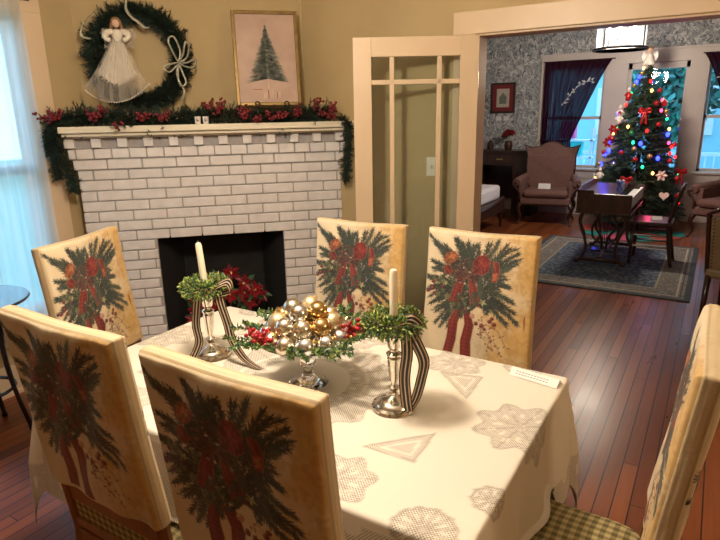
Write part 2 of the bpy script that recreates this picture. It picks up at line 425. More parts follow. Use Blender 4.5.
# back room
WL = (-2.43, -1.56); WC = (-1.26, -.45); WR = (-.235, .60)
m = MB()
m.bx(-3.8, WL[0], YW, YW+.12, 0, ZC2); m.bx(WL[1], WC[0], YW, YW+.12, 0, ZC2); m.bx(WC[1], WR[0], YW, YW+.12, 0, ZC2); m.bx(WR[1], 2.5, YW, YW+.12, 0, ZC2)
m.bx(WL[0], WL[1], YW, YW+.12, 2.26, ZC2); m.bx(WC[0], WC[1], YW, YW+.12, 2.26, ZC2); m.bx(WR[0], WR[1], YW, YW+.12, 2.26, ZC2)
m.bx(WL[0], WL[1], YW, YW+.12, 0, .72); m.bx(WR[0], WR[1], YW, YW+.12, 0, .72)
struct(m.build('wall_window', M['wallpaper']))
m = MB(); m.bx(XL2-.12, XL2, YD2, YW, 0, ZC2); struct(m.build('wall_side', M['wallpaper']))
m = MB(); m.bx(2.5, 2.6, YD2, YW, 0, ZC2); struct(m.build('wall_far_right', M['wallpaper']))
# window wall casings, sills and panelling
m = MB()
y0, y1 = YW-.025, YW
m.bx(WL[0]-.08, 2.0, y0, y1, 2.26, 2.42); m.bx(WL[0]-.10, 2.0, y0-.03, y1, 2.42, 2.45)
m.bx(WL[0]-.08, WL[0]+.01, y0, y1, 0, 2.26); m.bx(WL[1]-.01, WC[0]+.01, y0, y1, 0, 2.26); m.bx(WC[1]-.01, WR[0]+.01, y0, y1, 0, 2.26); m.bx(WR[1]-.01, WR[1]+.1, y0, y1, 0, 2.26)
for a, b in (WL, WR):
    m.bx(a-.06, b+.04, y0-.05, YW, .70, .73); m.bx(a, b, y0, YW, 0, .70); m.bx(a, b, y0-.015, y0, .58, .69)
struct(m.build('trim_2', M['trimw'], bevel=.003))
m = MB(); m.bx(XL2, XL2+.2, YW-.03, YW, 0, 2.55); struct(m.build('trim_3', M['trimw'], bevel=.003))
m = MB(); m.bx(XL2+.2, WL[0]-.08, YW-.02, YW, 0, .2); m.bx(WR[1]+.1, 2.5, YW-.02, YW, 0, .2); struct(m.build('baseboard_window', M['trimw'], bevel=.004))
for k, (a, b) in enumerate((WL, WR)):
    w = bpy.data.objects.new('window_%d' % (k+1), None); C.objects.link(w); struct(w); w.location = ((a+b)/2, YW+.06, .73)
    hw = (b-a)/2; hh = 2.26-.73
    m = MB()
    for z0, yy in ((0, .0), (hh/2-.02, .03)):
        z1 = z0+hh/2+.02
        m.bx(-hw, -hw+.045, yy-.015, yy+.015, z0, z1); m.bx(hw-.045, hw, yy-.015, yy+.015, z0, z1)
        m.bx(-hw, hw, yy-.015, yy+.015, z0, z0+.045); m.bx(-hw, hw, yy-.015, yy+.015, z1-.04, z1)
    m.build('window_sash', M['trimw'], w)
    m = MB(); m.bx(-hw+.04, hw-.04, -.003, .003, .04, hh-.04); m.build('window_glass', M['pane'], w)
d = bpy.data.objects.new('door_1', None); C.objects.link(d); struct(d); d.location = ((WC[0]+WC[1])/2, YW+.05, 0)
hw = (WC[1]-WC[0])/2; m = MB()
m.bx(-hw, -hw+.06, -.02, .02, 0, 2.26); m.bx(hw-.06, hw, -.02, .02, 0, 2.26); m.bx(-hw, hw, -.02, .02, 2.17, 2.26); m.bx(-hw, hw, -.02, .02, 0, .30); m.bx(-hw, hw, -.012, .012, .30, .62); m.bx(-hw, hw, -.02, .02, .60, .72)
m.build('door_frame', M['trimw'], d, bevel=.004)
m = MB(); m.bx(-hw+.05, hw-.05, -.003, .003, .70, 2.2); m.build('door_glass', M['pane'], d)
# dining-room window on the left wall
w = bpy.data.objects.new('window_3', None); C.objects.link(w); struct(w); w.location = (XL, (WY0+WY1)/2, WZ0)
hw = (WY1-WY0)/2; hh = WZ1-WZ0; m = MB()
m.bx(0, .022, -hw-.14, -hw, -.12, hh+.14); m.bx(0, .022, hw, hw+.14, -.12, hh+.14); m.bx(0, .024, -hw-.14, hw+.14, hh, hh+.16); m.bx(0, .06, -hw-.15, hw+.15, -.03, 0)
m.build('window_casing', M['trim'], w, bevel=.003)
m = MB()
for z0 in (0, hh/2-.02):
    m.bx(-.09, -.06, -hw, -hw+.05, z0, z0+hh/2); m.bx(-.09, -.06, hw-.05, hw, z0, z0+hh/2); m.bx(-.09, -.06, -hw, hw, z0, z0+.05); m.bx(-.09, -.06, -hw, hw, z0+hh/2-.03, z0+hh/2+.02)
m.build('window_sash', M['trimw'], w)
m = MB(); m.bx(-.078, -.072, -hw+.04, hw-.04, .04, hh-.03); m.build('window_glass', M['pane'], w)

# light switch on the door wall
t = thing('light_switch', 'small ivory light switch plate on the wall behind the open glass door', 'switch', (-1.517, YD, 1.293))
m = MB(); m.bx(-.036, .036, -.006, 0, -.058, .058); m.build('switch_plate', M['switch'], t, bevel=.002)
m = MB(); m.box((0, -.010, 0), (.010, .012, .024), Rx(.3)); m.build('toggle', M['switch'], t)

# ------------------------------------------------------------------ open french door leaf
lw = .716; la = math.radians(180)+yaw       # leaf runs from the hinge toward the camera side
t = thing('french_door', 'open cream french door leaf with glass panes beside the wide doorway', 'door', (JX0+.012, YD-.03, 0), la)
LT = 2.035
m = MB(); st = .104
m.bx(0, st, -.02, .02, .012, LT); m.bx(lw-st, lw, -.02, .02, .012, LT); m.bx(st, lw-st, -.02, .02, LT-.105, LT); m.bx(st, lw-st, -.02, .02, .012, .26)
m.build('door_frame', M['trim'], t, bevel=.003)
m = MB(); zt = LT-.105
for xc in (st+.118, lw-st-.118): m.bx(xc-.013, xc+.013, -.014, .014, .26, zt)
m.bx(st, lw-st, -.014, .014, zt-.15, zt-.124)
m.build('muntin', M['trim'], t, bevel=.003)
m = MB(); m.bx(st-.01, lw-st+.01, -.002, .002, .25, zt+.01); m.build('door_glass', M['pane'], t)
m = MB(); m.lathe([(.0, 0), (.012, 0), (.010, .02), (.026, .035), (.028, .05), (.018, .062), (0, .064)], (lw-.05, -.02, .95), 14, Rx(PI/2)); m.lathe([(.0, 0), (.012, 0), (.010, .02), (.026, .035), (.028, .05), (.018, .062), (0, .064)], (lw-.05, .02, .95), 14, Rx(-PI/2)); m.build('door_knob', M['brass'], t, smooth=True)
for z in (.25, 1.05, 1.8):
    m = MB(); m.bx(-.008, .03, -.024, -.019, z-.045, z+.045); m.tube([(-.004, -.022, z-.05), (-.004, -.022, z+.05)], .006, 8); m.build('hinge', M['brass'], t)

# ------------------------------------------------------------------ fireplace
t = thing('fireplace', 'white painted brick corner fireplace with dark open firebox and cream mantel', 'fireplace', FO, fang)
# local frame: x along, y into the wall (negative = toward room)
BW = 1.682; OX0, OX1, OZ = .424, 1.262, .857; MT = 1.578; CH = .0668
m = MB(); br = MB()
m.bx(.012, OX0, .012, .18, 0, 1.51); m.bx(OX1, BW-.012, .012, .18, 0, 1.51); m.bx(OX0, OX1, .012, .18, OZ+.002, 1.51)
gap = .008
rows = int(1.50/CH)+1; ztop = 1.508
for r in range(rows):
    z1 = ztop - r*CH; z0 = z1-CH+gap
    if z0 < 0: break
    if r == 0: off, ex = .045, .042
    elif r == 1: off, ex = .035, .032
    elif r == 2: off, ex = .018, .016
    else: off, ex = 0, 0
    x0, x1 = -ex, BW+off
    if r == 0:
        m.bx(x0+.012, x1-.012, -.030, .18, z0-.004, z1)
        x = x0; k = 0; P = .1525
        while x < x1-.01:
            a = min(x+.057, x1); br.bx(x, a, -off-.018, .02, z0, z1); b = min(a+gap*.6, x1)
            c = min(x+P-gap*.6, x1)
            if c > b+.02: br.bx(b, c, -off+.022, .02, z0+.004, z1-.004)
            x += P
        continue
    if r in (1, 2): m.bx(x0+.01, x1-.01, -off+.012, .18, z0-.006, z1+.004)
    L = .104 if r == 1 else .2085
    x = x0 - (L/2 if r % 2 else 0) - (rnd.uniform(0, .02))
    while x < x1:
        a = max(x, x0); b = min(x+L-gap, x1)
        segs = [(a, b)]
        if z0 < OZ-.03:                      # beside the opening
            segs = []
            if a < OX0-.02: segs.append((a, min(b, OX0)))
            if b > OX1+.02: segs.append((max(a, OX1), b))
        for (p, q) in segs:
            if q-p > .02:
                j = rnd.uniform(-.0025, .0025); br.bx(p, q, -off+j, .05, z0, z1)
        x += L
m.build('mortar_bed', M['mortar'], t)
br.build('brickwork', M['brick'], t, bevel=.005)
m = MB()
for (xa, n_, za, zb) in ((-.045, .145, MT-.038, MT), (-.035, .118, MT-.060, MT-.038), (-.03, .085, 1.508, MT-.060)): m.prism([(xa, -n_), (1.674+n_, -n_), (1.485, .185), (xa, .185)], za, zb, 'z')
m.build('mantel_shelf', M['mantel'], t, bevel=.005)
m = MB(); D = .38; IN = .13
for (x0, x1) in ((OX0, OX0+IN), (OX1, OX1-IN)):
    o_ = -.03 if x0 == OX0 else .03
    m.prism([(x0, .05), (x1, D), (x1+o_, D), (x0+o_, .05)], 0, OZ+.03, 'z')
m.bx(OX0+IN-.03, OX1-IN+.03, D, D+.02, 0, OZ+.03); m.bx(OX0-.03, OX1+.03, .05, D, OZ, OZ+.03); m.bx(OX0, OX1, .0, D, .0, .012)
m.build('firebox', M['soot'], t)
m = MB(); m.bx(.05, 1.63, -.34, 0, 0, .02); m.build('hearth_slab', M['brick'], t, bevel=.004)
FT = t

# ------------------------------------------------------------------ printed slipcover picture (colour raster on a dense grid)
NU, NV = 200, 250
def cover_print():
    W, Hh = NU*2, NV*2; r = np.random.RandomState(3)
    yy, xx = np.mgrid[0:Hh, 0:W]; u = xx/W; v = yy/Hh       # v from the top
    def sm(n, seed):
        q = np.random.RandomState(seed).rand(n, n); iy = v*(n-1.001); ix = u*(n-1.001)
        a = iy.astype(int); b = ix.astype(int); fy = iy-a; fx = ix-b
        fy = fy*fy*(3-2*fy); fx = fx*fx*(3-2*fx)
        return (q[a, b]*(1-fx)+q[a, b+1]*fx)*(1-fy)+(q[a+1, b]*(1-fx)+q[a+1, b+1]*fx)*fy
    n1 = .5*sm(7, 1)+.3*sm(17, 2)+.2*sm(36, 4)
    n2 = .5*sm(24, 5)+.5*sm(50, 6)
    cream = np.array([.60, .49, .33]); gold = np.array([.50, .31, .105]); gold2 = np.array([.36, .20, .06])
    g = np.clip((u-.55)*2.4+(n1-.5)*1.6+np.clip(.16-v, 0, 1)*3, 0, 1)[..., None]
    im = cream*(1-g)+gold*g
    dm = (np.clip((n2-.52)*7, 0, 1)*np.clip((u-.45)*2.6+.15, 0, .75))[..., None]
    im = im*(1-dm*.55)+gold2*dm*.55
    def blend(x0, x1, y0, y1, mask, c, al=1.0):
        s = im[y0:y1, x0:x1]; mm = (mask*al)[..., None]; s[...] = s*(1-mm)+np.array(c)*mm
    def seg(ax, ay, bx_, by_, wa, wb, c, al=1.0):
        ax *= W; bx_ *= W; ay *= Hh; by_ *= Hh; wa *= W; wb *= W; q = max(wa, wb)+2
        x0 = int(max(0, min(ax, bx_)-q)); x1 = int(min(W, max(ax, bx_)+q+1)); y0 = int(max(0, min(ay, by_)-q)); y1 = int(min(Hh, max(ay, by_)+q+1))
        if x1 <= x0 or y1 <= y0: return
        gx = xx[y0:y1, x0:x1]; gy = yy[y0:y1, x0:x1]; dx = bx_-ax; dy = by_-ay; L = dx*dx+dy*dy+1e-6
        t_ = np.clip(((gx-ax)*dx+(gy-ay)*dy)/L, 0, 1); dd = np.hypot(gx-ax-t_*dx, gy-ay-t_*dy)
        blend(x0, x1, y0, y1, np.clip(wa+(wb-wa)*t_-dd+.5, 0, 1), c, al)
    def disc(cx, cy, rad, c, hi=None):
        seg(cx, cy, cx+1e-4, cy, rad, rad, c)
        if hi is not None: seg(cx-rad*.3, cy-rad*.3, cx-rad*.29, cy-rad*.3, rad*.35, rad*.35, hi, .7)
    def poly(pts, c, al=1.0):
        P = np.array(pts)*[W, Hh]; x0, y0 = np.floor(P.min(0)).astype(int); x1, y1 = np.ceil(P.max(0)).astype(int)+1
        x0 = max(x0, 0); y0 = max(y0, 0); x1 = min(x1, W); y1 = min(y1, Hh)
        if x1 <= x0 or y1 <= y0: return
        gx = xx[y0:y1, x0:x1]+.5; gy = yy[y0:y1, x0:x1]+.5; ins = np.zeros(gx.shape, bool)
        for i in range(len(P)):
            ax, ay = P[i]; bx_, by_ = P[(i+1) % len(P)]
            cnd = ((ay > gy) != (by_ > gy)) & (gx < (bx_-ax)*(gy-ay)/(by_-ay+1e-9)+ax); ins ^= cnd
        blend(x0, x1, y0, y1, ins.astype(float), c, al)
    greens = [(.012, .021, .016), (.022, .036, .027), (.007, .012, .011), (.058, .078, .050), (.024, .040, .040)]
    asp = W/Hh
    def bough(cx, cy, ang, ln, nd=34, w=.07):
        # ang measured from +u toward down; spine with needles both sides
        a = ang; x, y = cx, cy; c0 = greens[r.randint(5)]
        for i in range(nd):
            t_ = i/nd; step = ln/nd; a += r.uniform(-.03, .03)
            nx = x+math.cos(a)*step; ny = y+math.sin(a)*step*asp
            seg(x, y, nx, ny, .006, .005, (.05, .04, .03))
            for sg in (-1, 1):
                if i % 2 == 0 or r.rand() < .3:
                    b = a+sg*r.uniform(.45, .85); l_ = w*(1-.5*t_)*r.uniform(.7, 1.2); c = greens[r.randint(5)] if r.rand() < .6 else c0
                    seg(x, y, x+math.cos(b)*l_, y+math.sin(b)*l_*asp, .0046, .0016, c)
            x, y = nx, ny
        seg(x, y, x+math.cos(a)*w*.5, y+math.sin(a)*w*.5*asp, .006, .002, c0)
    D_ = math.radians
    # dark heart of the bough cluster
    for i in range(700):
        b_ = r.rand()*6.28; q = math.sqrt(r.rand()); cx = .42+.25*q*math.cos(b_); cy = .37+.20*q*math.sin(b_)
        an_ = r.rand()*6.28; seg(cx, cy, cx+math.cos(an_)*.03, cy+math.sin(an_)*.03*asp, .008, .003, greens[r.randint(5)] if r.rand() < .6 else (.012, .016, .014))
    ends = [(.03, .06), (.10, .10), (.17, .12), (.27, .06), (.33, .08), (.38, .07), (.44, .09), (.50, .10), (.60, .08), (.69, .05), (.76, .07), (.83, .09), (.86, .15), (.84, .20), (.78, .24), (.76, .33),
            (.78, .40), (.82, .50), (.85, .58), (.88, .66), (.80, .66), (.74, .62), (.70, .55), (.62, .60), (.06, .24), (.09, .31), (.02, .39), (.05, .45), (.03, .53), (.08, .60), (.12, .65), (.16, .78), (.20, .72), (.25, .75), (.30, .68), (.36, .66), (.22, .62), (.12, .52)]
    for rep in range(2):
        for (ex_, ey_) in ends:
            ex2 = ex_+r.uniform(-.03, .03)*rep; ey2 = ey_+r.uniform(-.03, .03)*rep
            f_ = r.uniform(.30, .55); cx = ex2+(.42+r.uniform(-.08, .08)-ex2)*f_*(1.3); cy = ey2+(.36+r.uniform(-.06, .06)-ey2)*f_*1.3
            dx, dy = ex2-cx, (ey2-cy)/asp
            bough(cx, cy, math.atan2(dy, dx), math.hypot(dx, dy), 34, .062)
    for i in range(60):
        bough(.20+.44*r.rand(), .22+.34*r.rand(), r.rand()*6.28, .12, 16, .042)
    for i in range(46):
        cx = .08+.34*r.rand(); cy = .28+.38*r.rand()
        for q in range(7):
            b_ = r.rand()*6.28; seg(cx, cy, cx+math.cos(b_)*.024, cy+math.sin(b_)*.024*asp, .004, .002, (.12, .125, .06) if i % 3 else (.16, .15, .08), .8)
    red = (.13, .012, .012); red2 = (.24, .026, .018); red3 = (.06, .006, .008); au = (.34, .15, .05)
    def tail(p, plaid=1):
        for k in range(len(p)-1):
            (x0, y0, w0), (x1, y1, w1) = p[k], p[k+1]
            poly([(x0-w0, y0), (x0+w0, y0), (x1+w1, y1), (x1-w1, y1)], red)
            poly([(x0-w0*.6, y0), (x0, y0), (x1, y1), (x1-w1*.6, y1)], red2, .6)
            for sg in (-1, 1): seg(x0+sg*w0, y0, x1+sg*w1, y1, .003, .003, au, .55)
            for i in range(8):
                f_ = i/8; cx = x0+(x1-x0)*f_; cy = y0+(y1-y0)*f_; ww = w0+(w1-w0)*f_
                seg(cx-ww, cy, cx+ww, cy+.006, .0016, .0016, red3 if i % 2 else au, .35)
    tail([(.34, .62, .035), (.30, .72, .045), (.295, .86, .048), (.27, .975, .045)]); tail([(.42, .60, .035), (.455, .72, .045), (.43, .86, .046), (.44, .985, .048)])
    tail([(.36, .35, .03), (.325, .44, .045), (.285, .56, .05)]); tail([(.44, .35, .025), (.47, .44, .038), (.50, .57, .042)])
    for i in range(12):
        bough(.28+.30*r.rand(), .42+.20*r.rand(), .6+r.rand()*2.0, .09, 12, .036)
    for pts, c in (([(.44, .30), (.45, .22), (.49, .17), (.56, .155), (.605, .20), (.60, .28), (.54, .32)], red), ([(.49, .20), (.55, .175), (.58, .22), (.565, .28), (.51, .26)], red2),
                   ([(.63, .20), (.68, .21), (.695, .28), (.675, .36), (.63, .36), (.635, .28)], red), ([(.64, .29), (.685, .29), (.67, .35), (.635, .35)], (.34, .10, .04)),
                   ([(.17, .24), (.20, .17), (.27, .155), (.32, .19), (.28, .24), (.21, .27)], (.22, .075, .025)), ([(.21, .21), (.25, .17), (.30, .185), (.26, .225)], (.40, .15, .05)),
                   ([(.17, .29), (.23, .265), (.27, .31), (.24, .35), (.19, .34)], red)):
        poly(pts, c); mx_ = sum(p[0] for p in pts)/len(pts); my_ = sum(p[1] for p in pts)/len(pts)
        for i in range(len(pts)):
            q0 = pts[i]; q1 = pts[(i+1) % len(pts)]; seg(*q0, *q1, .0026, .0026, au if c == red else red3, .45)
            poly([(mx_, my_), q0, ((q0[0]+q1[0])/2, (q0[1]+q1[1])/2)], red3 if i % 2 else red2, .5); seg(mx_, my_, *q0, .002, .002, (.45, .16, .10) if i % 3 == 0 else red3, .5)
    for i in range(5): seg(.46+.02*i, .31, .50+.02*i, .18, .0022, .0022, red3, .8)
    # cones
    for cx, cy, rr in ((.38, .28, .10), (.33, .34, .06), (.45, .34, .05)):
        for i in range(110):
            b = r.rand()*6.28; q = rr*math.sqrt(r.rand()); x = cx+math.cos(b)*q; y = cy+math.sin(b)*q*asp
            seg(x, y, x+.012, y+.006, .006, .003, [(.055, .018, .016), (.09, .03, .025), (.025, .010, .012), (.14, .07, .05)][r.randint(4)])
    # cream stars
    for cx, cy, rr in ((.565, .53, .042), (.20, .42, .03)):
        for i in range(5):
            b = i*1.257+.3; poly([(cx, cy-.006), (cx+math.cos(b)*rr, cy+math.sin(b)*rr*asp), (cx+math.cos(b+.5)*rr*.4, cy+math.sin(b+.5)*rr*.4*asp)], (.50, .45, .22)); poly([(cx, cy+.006), (cx+math.cos(b)*rr, cy+math.sin(b)*rr*asp), (cx+math.cos(b-.5)*rr*.4, cy+math.sin(b-.5)*rr*.4*asp)], (.38, .36, .18))
    disc(.48, .645, .026, (.42, .20, .15), (.6, .42, .36))
    for i in range(9):
        disc(.30+.34*r.rand(), .36+.24*r.rand(), .011, (.18, .15, .15))
    # berries
    for cx, cy, rr in ((.03, .50, .020), (.075, .475, .020), (.08, .42, .018), (.09, .515, .018), (.52, .70, .021), (.57, .71, .022), (.64, .67, .02), (.68, .69, .022), (.66, .645, .018), (.17, .45, .014), (.60, .735, .016)):
        disc(cx, cy, rr, (.12, .012, .014), (.36, .12, .10))
    tw = (.13, .06, .035)
    for p in ([(.56, .64), (.60, .74), (.70, .84), (.76, .93)], [(.62, .70), (.72, .74), (.80, .86)], [(.58, .70), (.56, .78), (.60, .82)], [(.66, .78), (.64, .86), (.68, .90)]):
        for i in range(len(p)-1):
            seg(*p[i], *p[i+1], .0035, .003, tw, .8)
            for q in range(5):
                f_ = r.rand(); x = p[i][0]*(1-f_)+p[i+1][0]*f_+r.uniform(-.035, .035); y = p[i][1]*(1-f_)+p[i+1][1]*f_+r.uniform(-.025, .025)
                disc(x, y, .0085, [(.20, .06, .04), (.26, .12, .06), (.14, .10, .05)][r.randint(3)])
    im = (im[0::2, 0::2]+im[1::2, 0::2]+im[0::2, 1::2]+im[1::2, 1::2])/4
    return im                                                    # rows from the top
PRINT = cover_print()
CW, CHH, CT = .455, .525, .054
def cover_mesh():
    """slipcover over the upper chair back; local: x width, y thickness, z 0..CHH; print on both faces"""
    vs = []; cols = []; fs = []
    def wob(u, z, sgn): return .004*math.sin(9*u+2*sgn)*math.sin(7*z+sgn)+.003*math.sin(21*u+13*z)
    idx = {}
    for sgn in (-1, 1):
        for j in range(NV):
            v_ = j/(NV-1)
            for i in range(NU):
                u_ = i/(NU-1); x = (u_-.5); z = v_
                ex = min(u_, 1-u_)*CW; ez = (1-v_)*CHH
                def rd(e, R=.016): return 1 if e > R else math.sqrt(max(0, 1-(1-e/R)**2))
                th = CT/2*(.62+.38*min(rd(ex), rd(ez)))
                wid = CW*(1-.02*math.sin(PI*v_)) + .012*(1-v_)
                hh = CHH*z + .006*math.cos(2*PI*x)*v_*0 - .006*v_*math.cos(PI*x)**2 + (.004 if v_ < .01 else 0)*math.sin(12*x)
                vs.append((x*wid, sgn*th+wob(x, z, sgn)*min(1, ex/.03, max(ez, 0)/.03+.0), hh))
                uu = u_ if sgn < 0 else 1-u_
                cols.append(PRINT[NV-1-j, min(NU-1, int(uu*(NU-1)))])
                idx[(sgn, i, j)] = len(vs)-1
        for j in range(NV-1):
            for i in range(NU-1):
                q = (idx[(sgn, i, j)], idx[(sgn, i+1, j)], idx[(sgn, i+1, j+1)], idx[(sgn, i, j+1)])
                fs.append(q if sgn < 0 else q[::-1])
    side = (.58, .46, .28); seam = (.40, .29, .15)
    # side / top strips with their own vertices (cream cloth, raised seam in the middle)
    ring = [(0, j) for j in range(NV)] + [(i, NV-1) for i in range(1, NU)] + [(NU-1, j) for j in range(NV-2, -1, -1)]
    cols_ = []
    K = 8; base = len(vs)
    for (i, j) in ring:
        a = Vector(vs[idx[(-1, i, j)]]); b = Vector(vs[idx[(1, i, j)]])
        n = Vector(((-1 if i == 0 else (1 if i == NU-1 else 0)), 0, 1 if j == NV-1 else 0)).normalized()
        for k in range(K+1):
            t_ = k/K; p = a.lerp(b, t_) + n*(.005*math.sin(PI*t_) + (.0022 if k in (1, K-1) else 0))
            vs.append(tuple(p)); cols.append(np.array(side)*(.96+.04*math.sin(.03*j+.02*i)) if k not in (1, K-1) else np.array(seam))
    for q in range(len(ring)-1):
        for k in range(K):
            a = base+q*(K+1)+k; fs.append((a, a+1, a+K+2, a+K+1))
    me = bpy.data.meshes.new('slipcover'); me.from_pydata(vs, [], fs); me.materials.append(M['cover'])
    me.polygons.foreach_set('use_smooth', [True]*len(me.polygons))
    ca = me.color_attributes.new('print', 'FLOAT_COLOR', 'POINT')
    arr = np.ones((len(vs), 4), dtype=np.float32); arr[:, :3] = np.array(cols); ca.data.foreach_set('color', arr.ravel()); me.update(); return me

# ------------------------------------------------------------------ dining chairs.  local: origin on floor under the back, seat toward -y
LEAN = math.radians(6.5)
def make_chair(label):
    t = thing('dining_chair', label, 'chair')
    Rl = Rx(-LEAN)       # top leans toward +y
    zc = .64
    for sx in (-1, 1):
        m = MB(); x = sx*.205
        m.tube([(x, .10, 0), (x, .05, .2), (x, .03, .44), (x, .03+(.62-.44)*math.tan(LEAN), .62), (x*.98, .03+(1.10-.44)*math.tan(LEAN), 1.10)], [.016, .019, .021, .02, .015], 8)
        m.build('leg', M['oak'], t, smooth=True)
        m = MB(); m.tube([(sx*.225, -.41, 0), (sx*.222, -.40, .25), (sx*.22, -.395, .43)], [.014, .02, .024], 8); m.build('leg', M['oak'], t, smooth=True)
    m = MB(); m.bx(-.22, .22, -.42, -.395, .37, .435); m.bx(-.235, -.21, -.40, .03, .37, .435); m.bx(.21, .235, -.40, .03, .37, .435); m.bx(-.2, .2, .02, .045, .37, .435)
    m.build('seat_frame', M['oak'], t, bevel=.004)
    m = MB()
    for sx in (-1, 1): m.tube([(sx*.22, -.40, .16), (sx*.207, .07, .16)], .010, 6)
    m.tube([(-.212, -.15, .16), (.212, -.15, .16)], .010, 6); m.build('stretcher', M['oak'], t)
    # seat cushion: rounded slab
    m = MB(); out = []
    for i in range(40):
        a = 2*PI*i/40; cx = abs(math.cos(a))**.35*(1 if math.cos(a) > 0 else -1); sy = abs(math.sin(a))**.35*(1 if math.sin(a) > 0 else -1)
        out.append((cx, sy))
    prof = [(.90, 0), (.97, .008), (1.0, .022), (.98, .036), (.90, .046), (.6, .052), (.01, .054)]
    vs = []; fs = []
    for (k, z) in prof:
        for (cx, sy) in out: vs.append((cx*.248*k*(1-.06*(sy*k > 0)), -.19+sy*.235*k, .432+z))
    for i in range(len(prof)-1):
        for j in range(40): a = i*40+j; b = i*40+(j+1) % 40; fs.append((a, b, b+40, a+40))
    fs.append(tuple(range((len(prof)-1)*40, len(prof)*40))); fs.append(tuple(range(40))[::-1]); m.add(vs, fs)
    m.build('seat', M['gingham'], t, smooth=True)
    # lower back: rails and checked panel below the slipcover
    def yb(z): return .03+(z-.44)*math.tan(LEAN)
    m = MB(); m.box((0, yb(.575), .59), (.41, .024, .085), Rl); m.box((0, yb(.49), .465), (.41, .024, .035), Rl); m.build('back_rail', M['oak'], t, bevel=.004)
    m = MB(); m.box((0, yb(.52), .515), (.37, .014, .09), Rl); m.build('back_panel', M['gingham'], t)
    o = bpy.data.objects.new('slipcover', COVER); C.objects.link(o); o.parent = t; o.location = (0, yb(.63)+.005, .63); o.rotation_euler = (-LEAN, 0, 0)
    o['label'] = 'cream slipcover printed with pine boughs and a red bow'
    return t
COVER = cover_mesh()
GC = 'dining chairs around the lace covered table'
CH0 = make_chair('slipcovered dining chair on the far side of the table, nearest the doorway'); CH0['group'] = GC
# back top front edge: y_back(1.155) = .03+.083+... -> offset of the front face top
offt = .03+(1.155-.44)*math.tan(LEAN)
CH0.location = (-.762, 2.17-offt, 0); CH0.rotation_euler = (0, 0, 0)
dup(CH0, (-1.325, 2.155-offt, 0), math.radians(1), 'slipcovered dining chair on the far side of the table, in front of the french door', GC)
dup(CH0, (-.748, .715+offt, 0), PI, 'slipcovered dining chair in the centre foreground, its printed back to the camera', GC)
dup(CH0, (-1.30, .715+offt, 0), PI, 'slipcovered dining chair in the left foreground with its wooden lower back showing', GC)
a_ = math.radians(90+18)
dup(CH0, (-2.20+offt*math.sin(a_), 1.350-offt*math.cos(a_), 0), a_, 'slipcovered dining chair at the left end of the table before the window', GC)
dup(CH0, (.04-offt, 1.345, 0), -PI/2, 'slipcovered dining chair at the right end of the table, seen edge on', GC)

# ------------------------------------------------------------------ dining table and tablecloth
TX0, TX1, TY0, TY1, TZ = -1.865, -.338, .925, 1.835, .755
tcx, tcy = (TX0+TX1)/2, (TY0+TY1)/2; ta, tb = (TX1-TX0)/2, (TY1-TY0)/2
t = thing('dining_table', 'rectangular wooden dining table hidden under a white lace cloth', 'table', (tcx, tcy, 0))
m = MB(); m.bx(-ta+.006, ta-.006, -tb+.006, tb-.006, TZ-.03, TZ-.004); m.build('tabletop', M['oak'], t, bevel=.004)
m = MB(); 
m.bx(-ta+.08, ta-.08, -tb+.07, -tb+.09, TZ-.11, TZ-.03); m.bx(-ta+.08, ta-.08, tb-.09, tb-.07, TZ-.11, TZ-.03); m.bx(-ta+.08, -ta+.1, -tb+.07, tb-.07, TZ-.11, TZ-.03); m.bx(ta-.1, ta-.08, -tb+.07, tb-.07, TZ-.11, TZ-.03)
m.build('apron', M['oak'], t)
for sx in (-1, 1):
    for sy in (-1, 1):
        m = MB(); m.lathe([(.0, 0), (.022, 0), (.028, .06), (.02, .1), (.03, .3), (.036, .5), (.028, .56), (.036, .60), (.036, TZ-.03)], (sx*(ta-.11), sy*(tb-.10), 0), 14); m.build('leg', M['oak'], t, smooth=True)
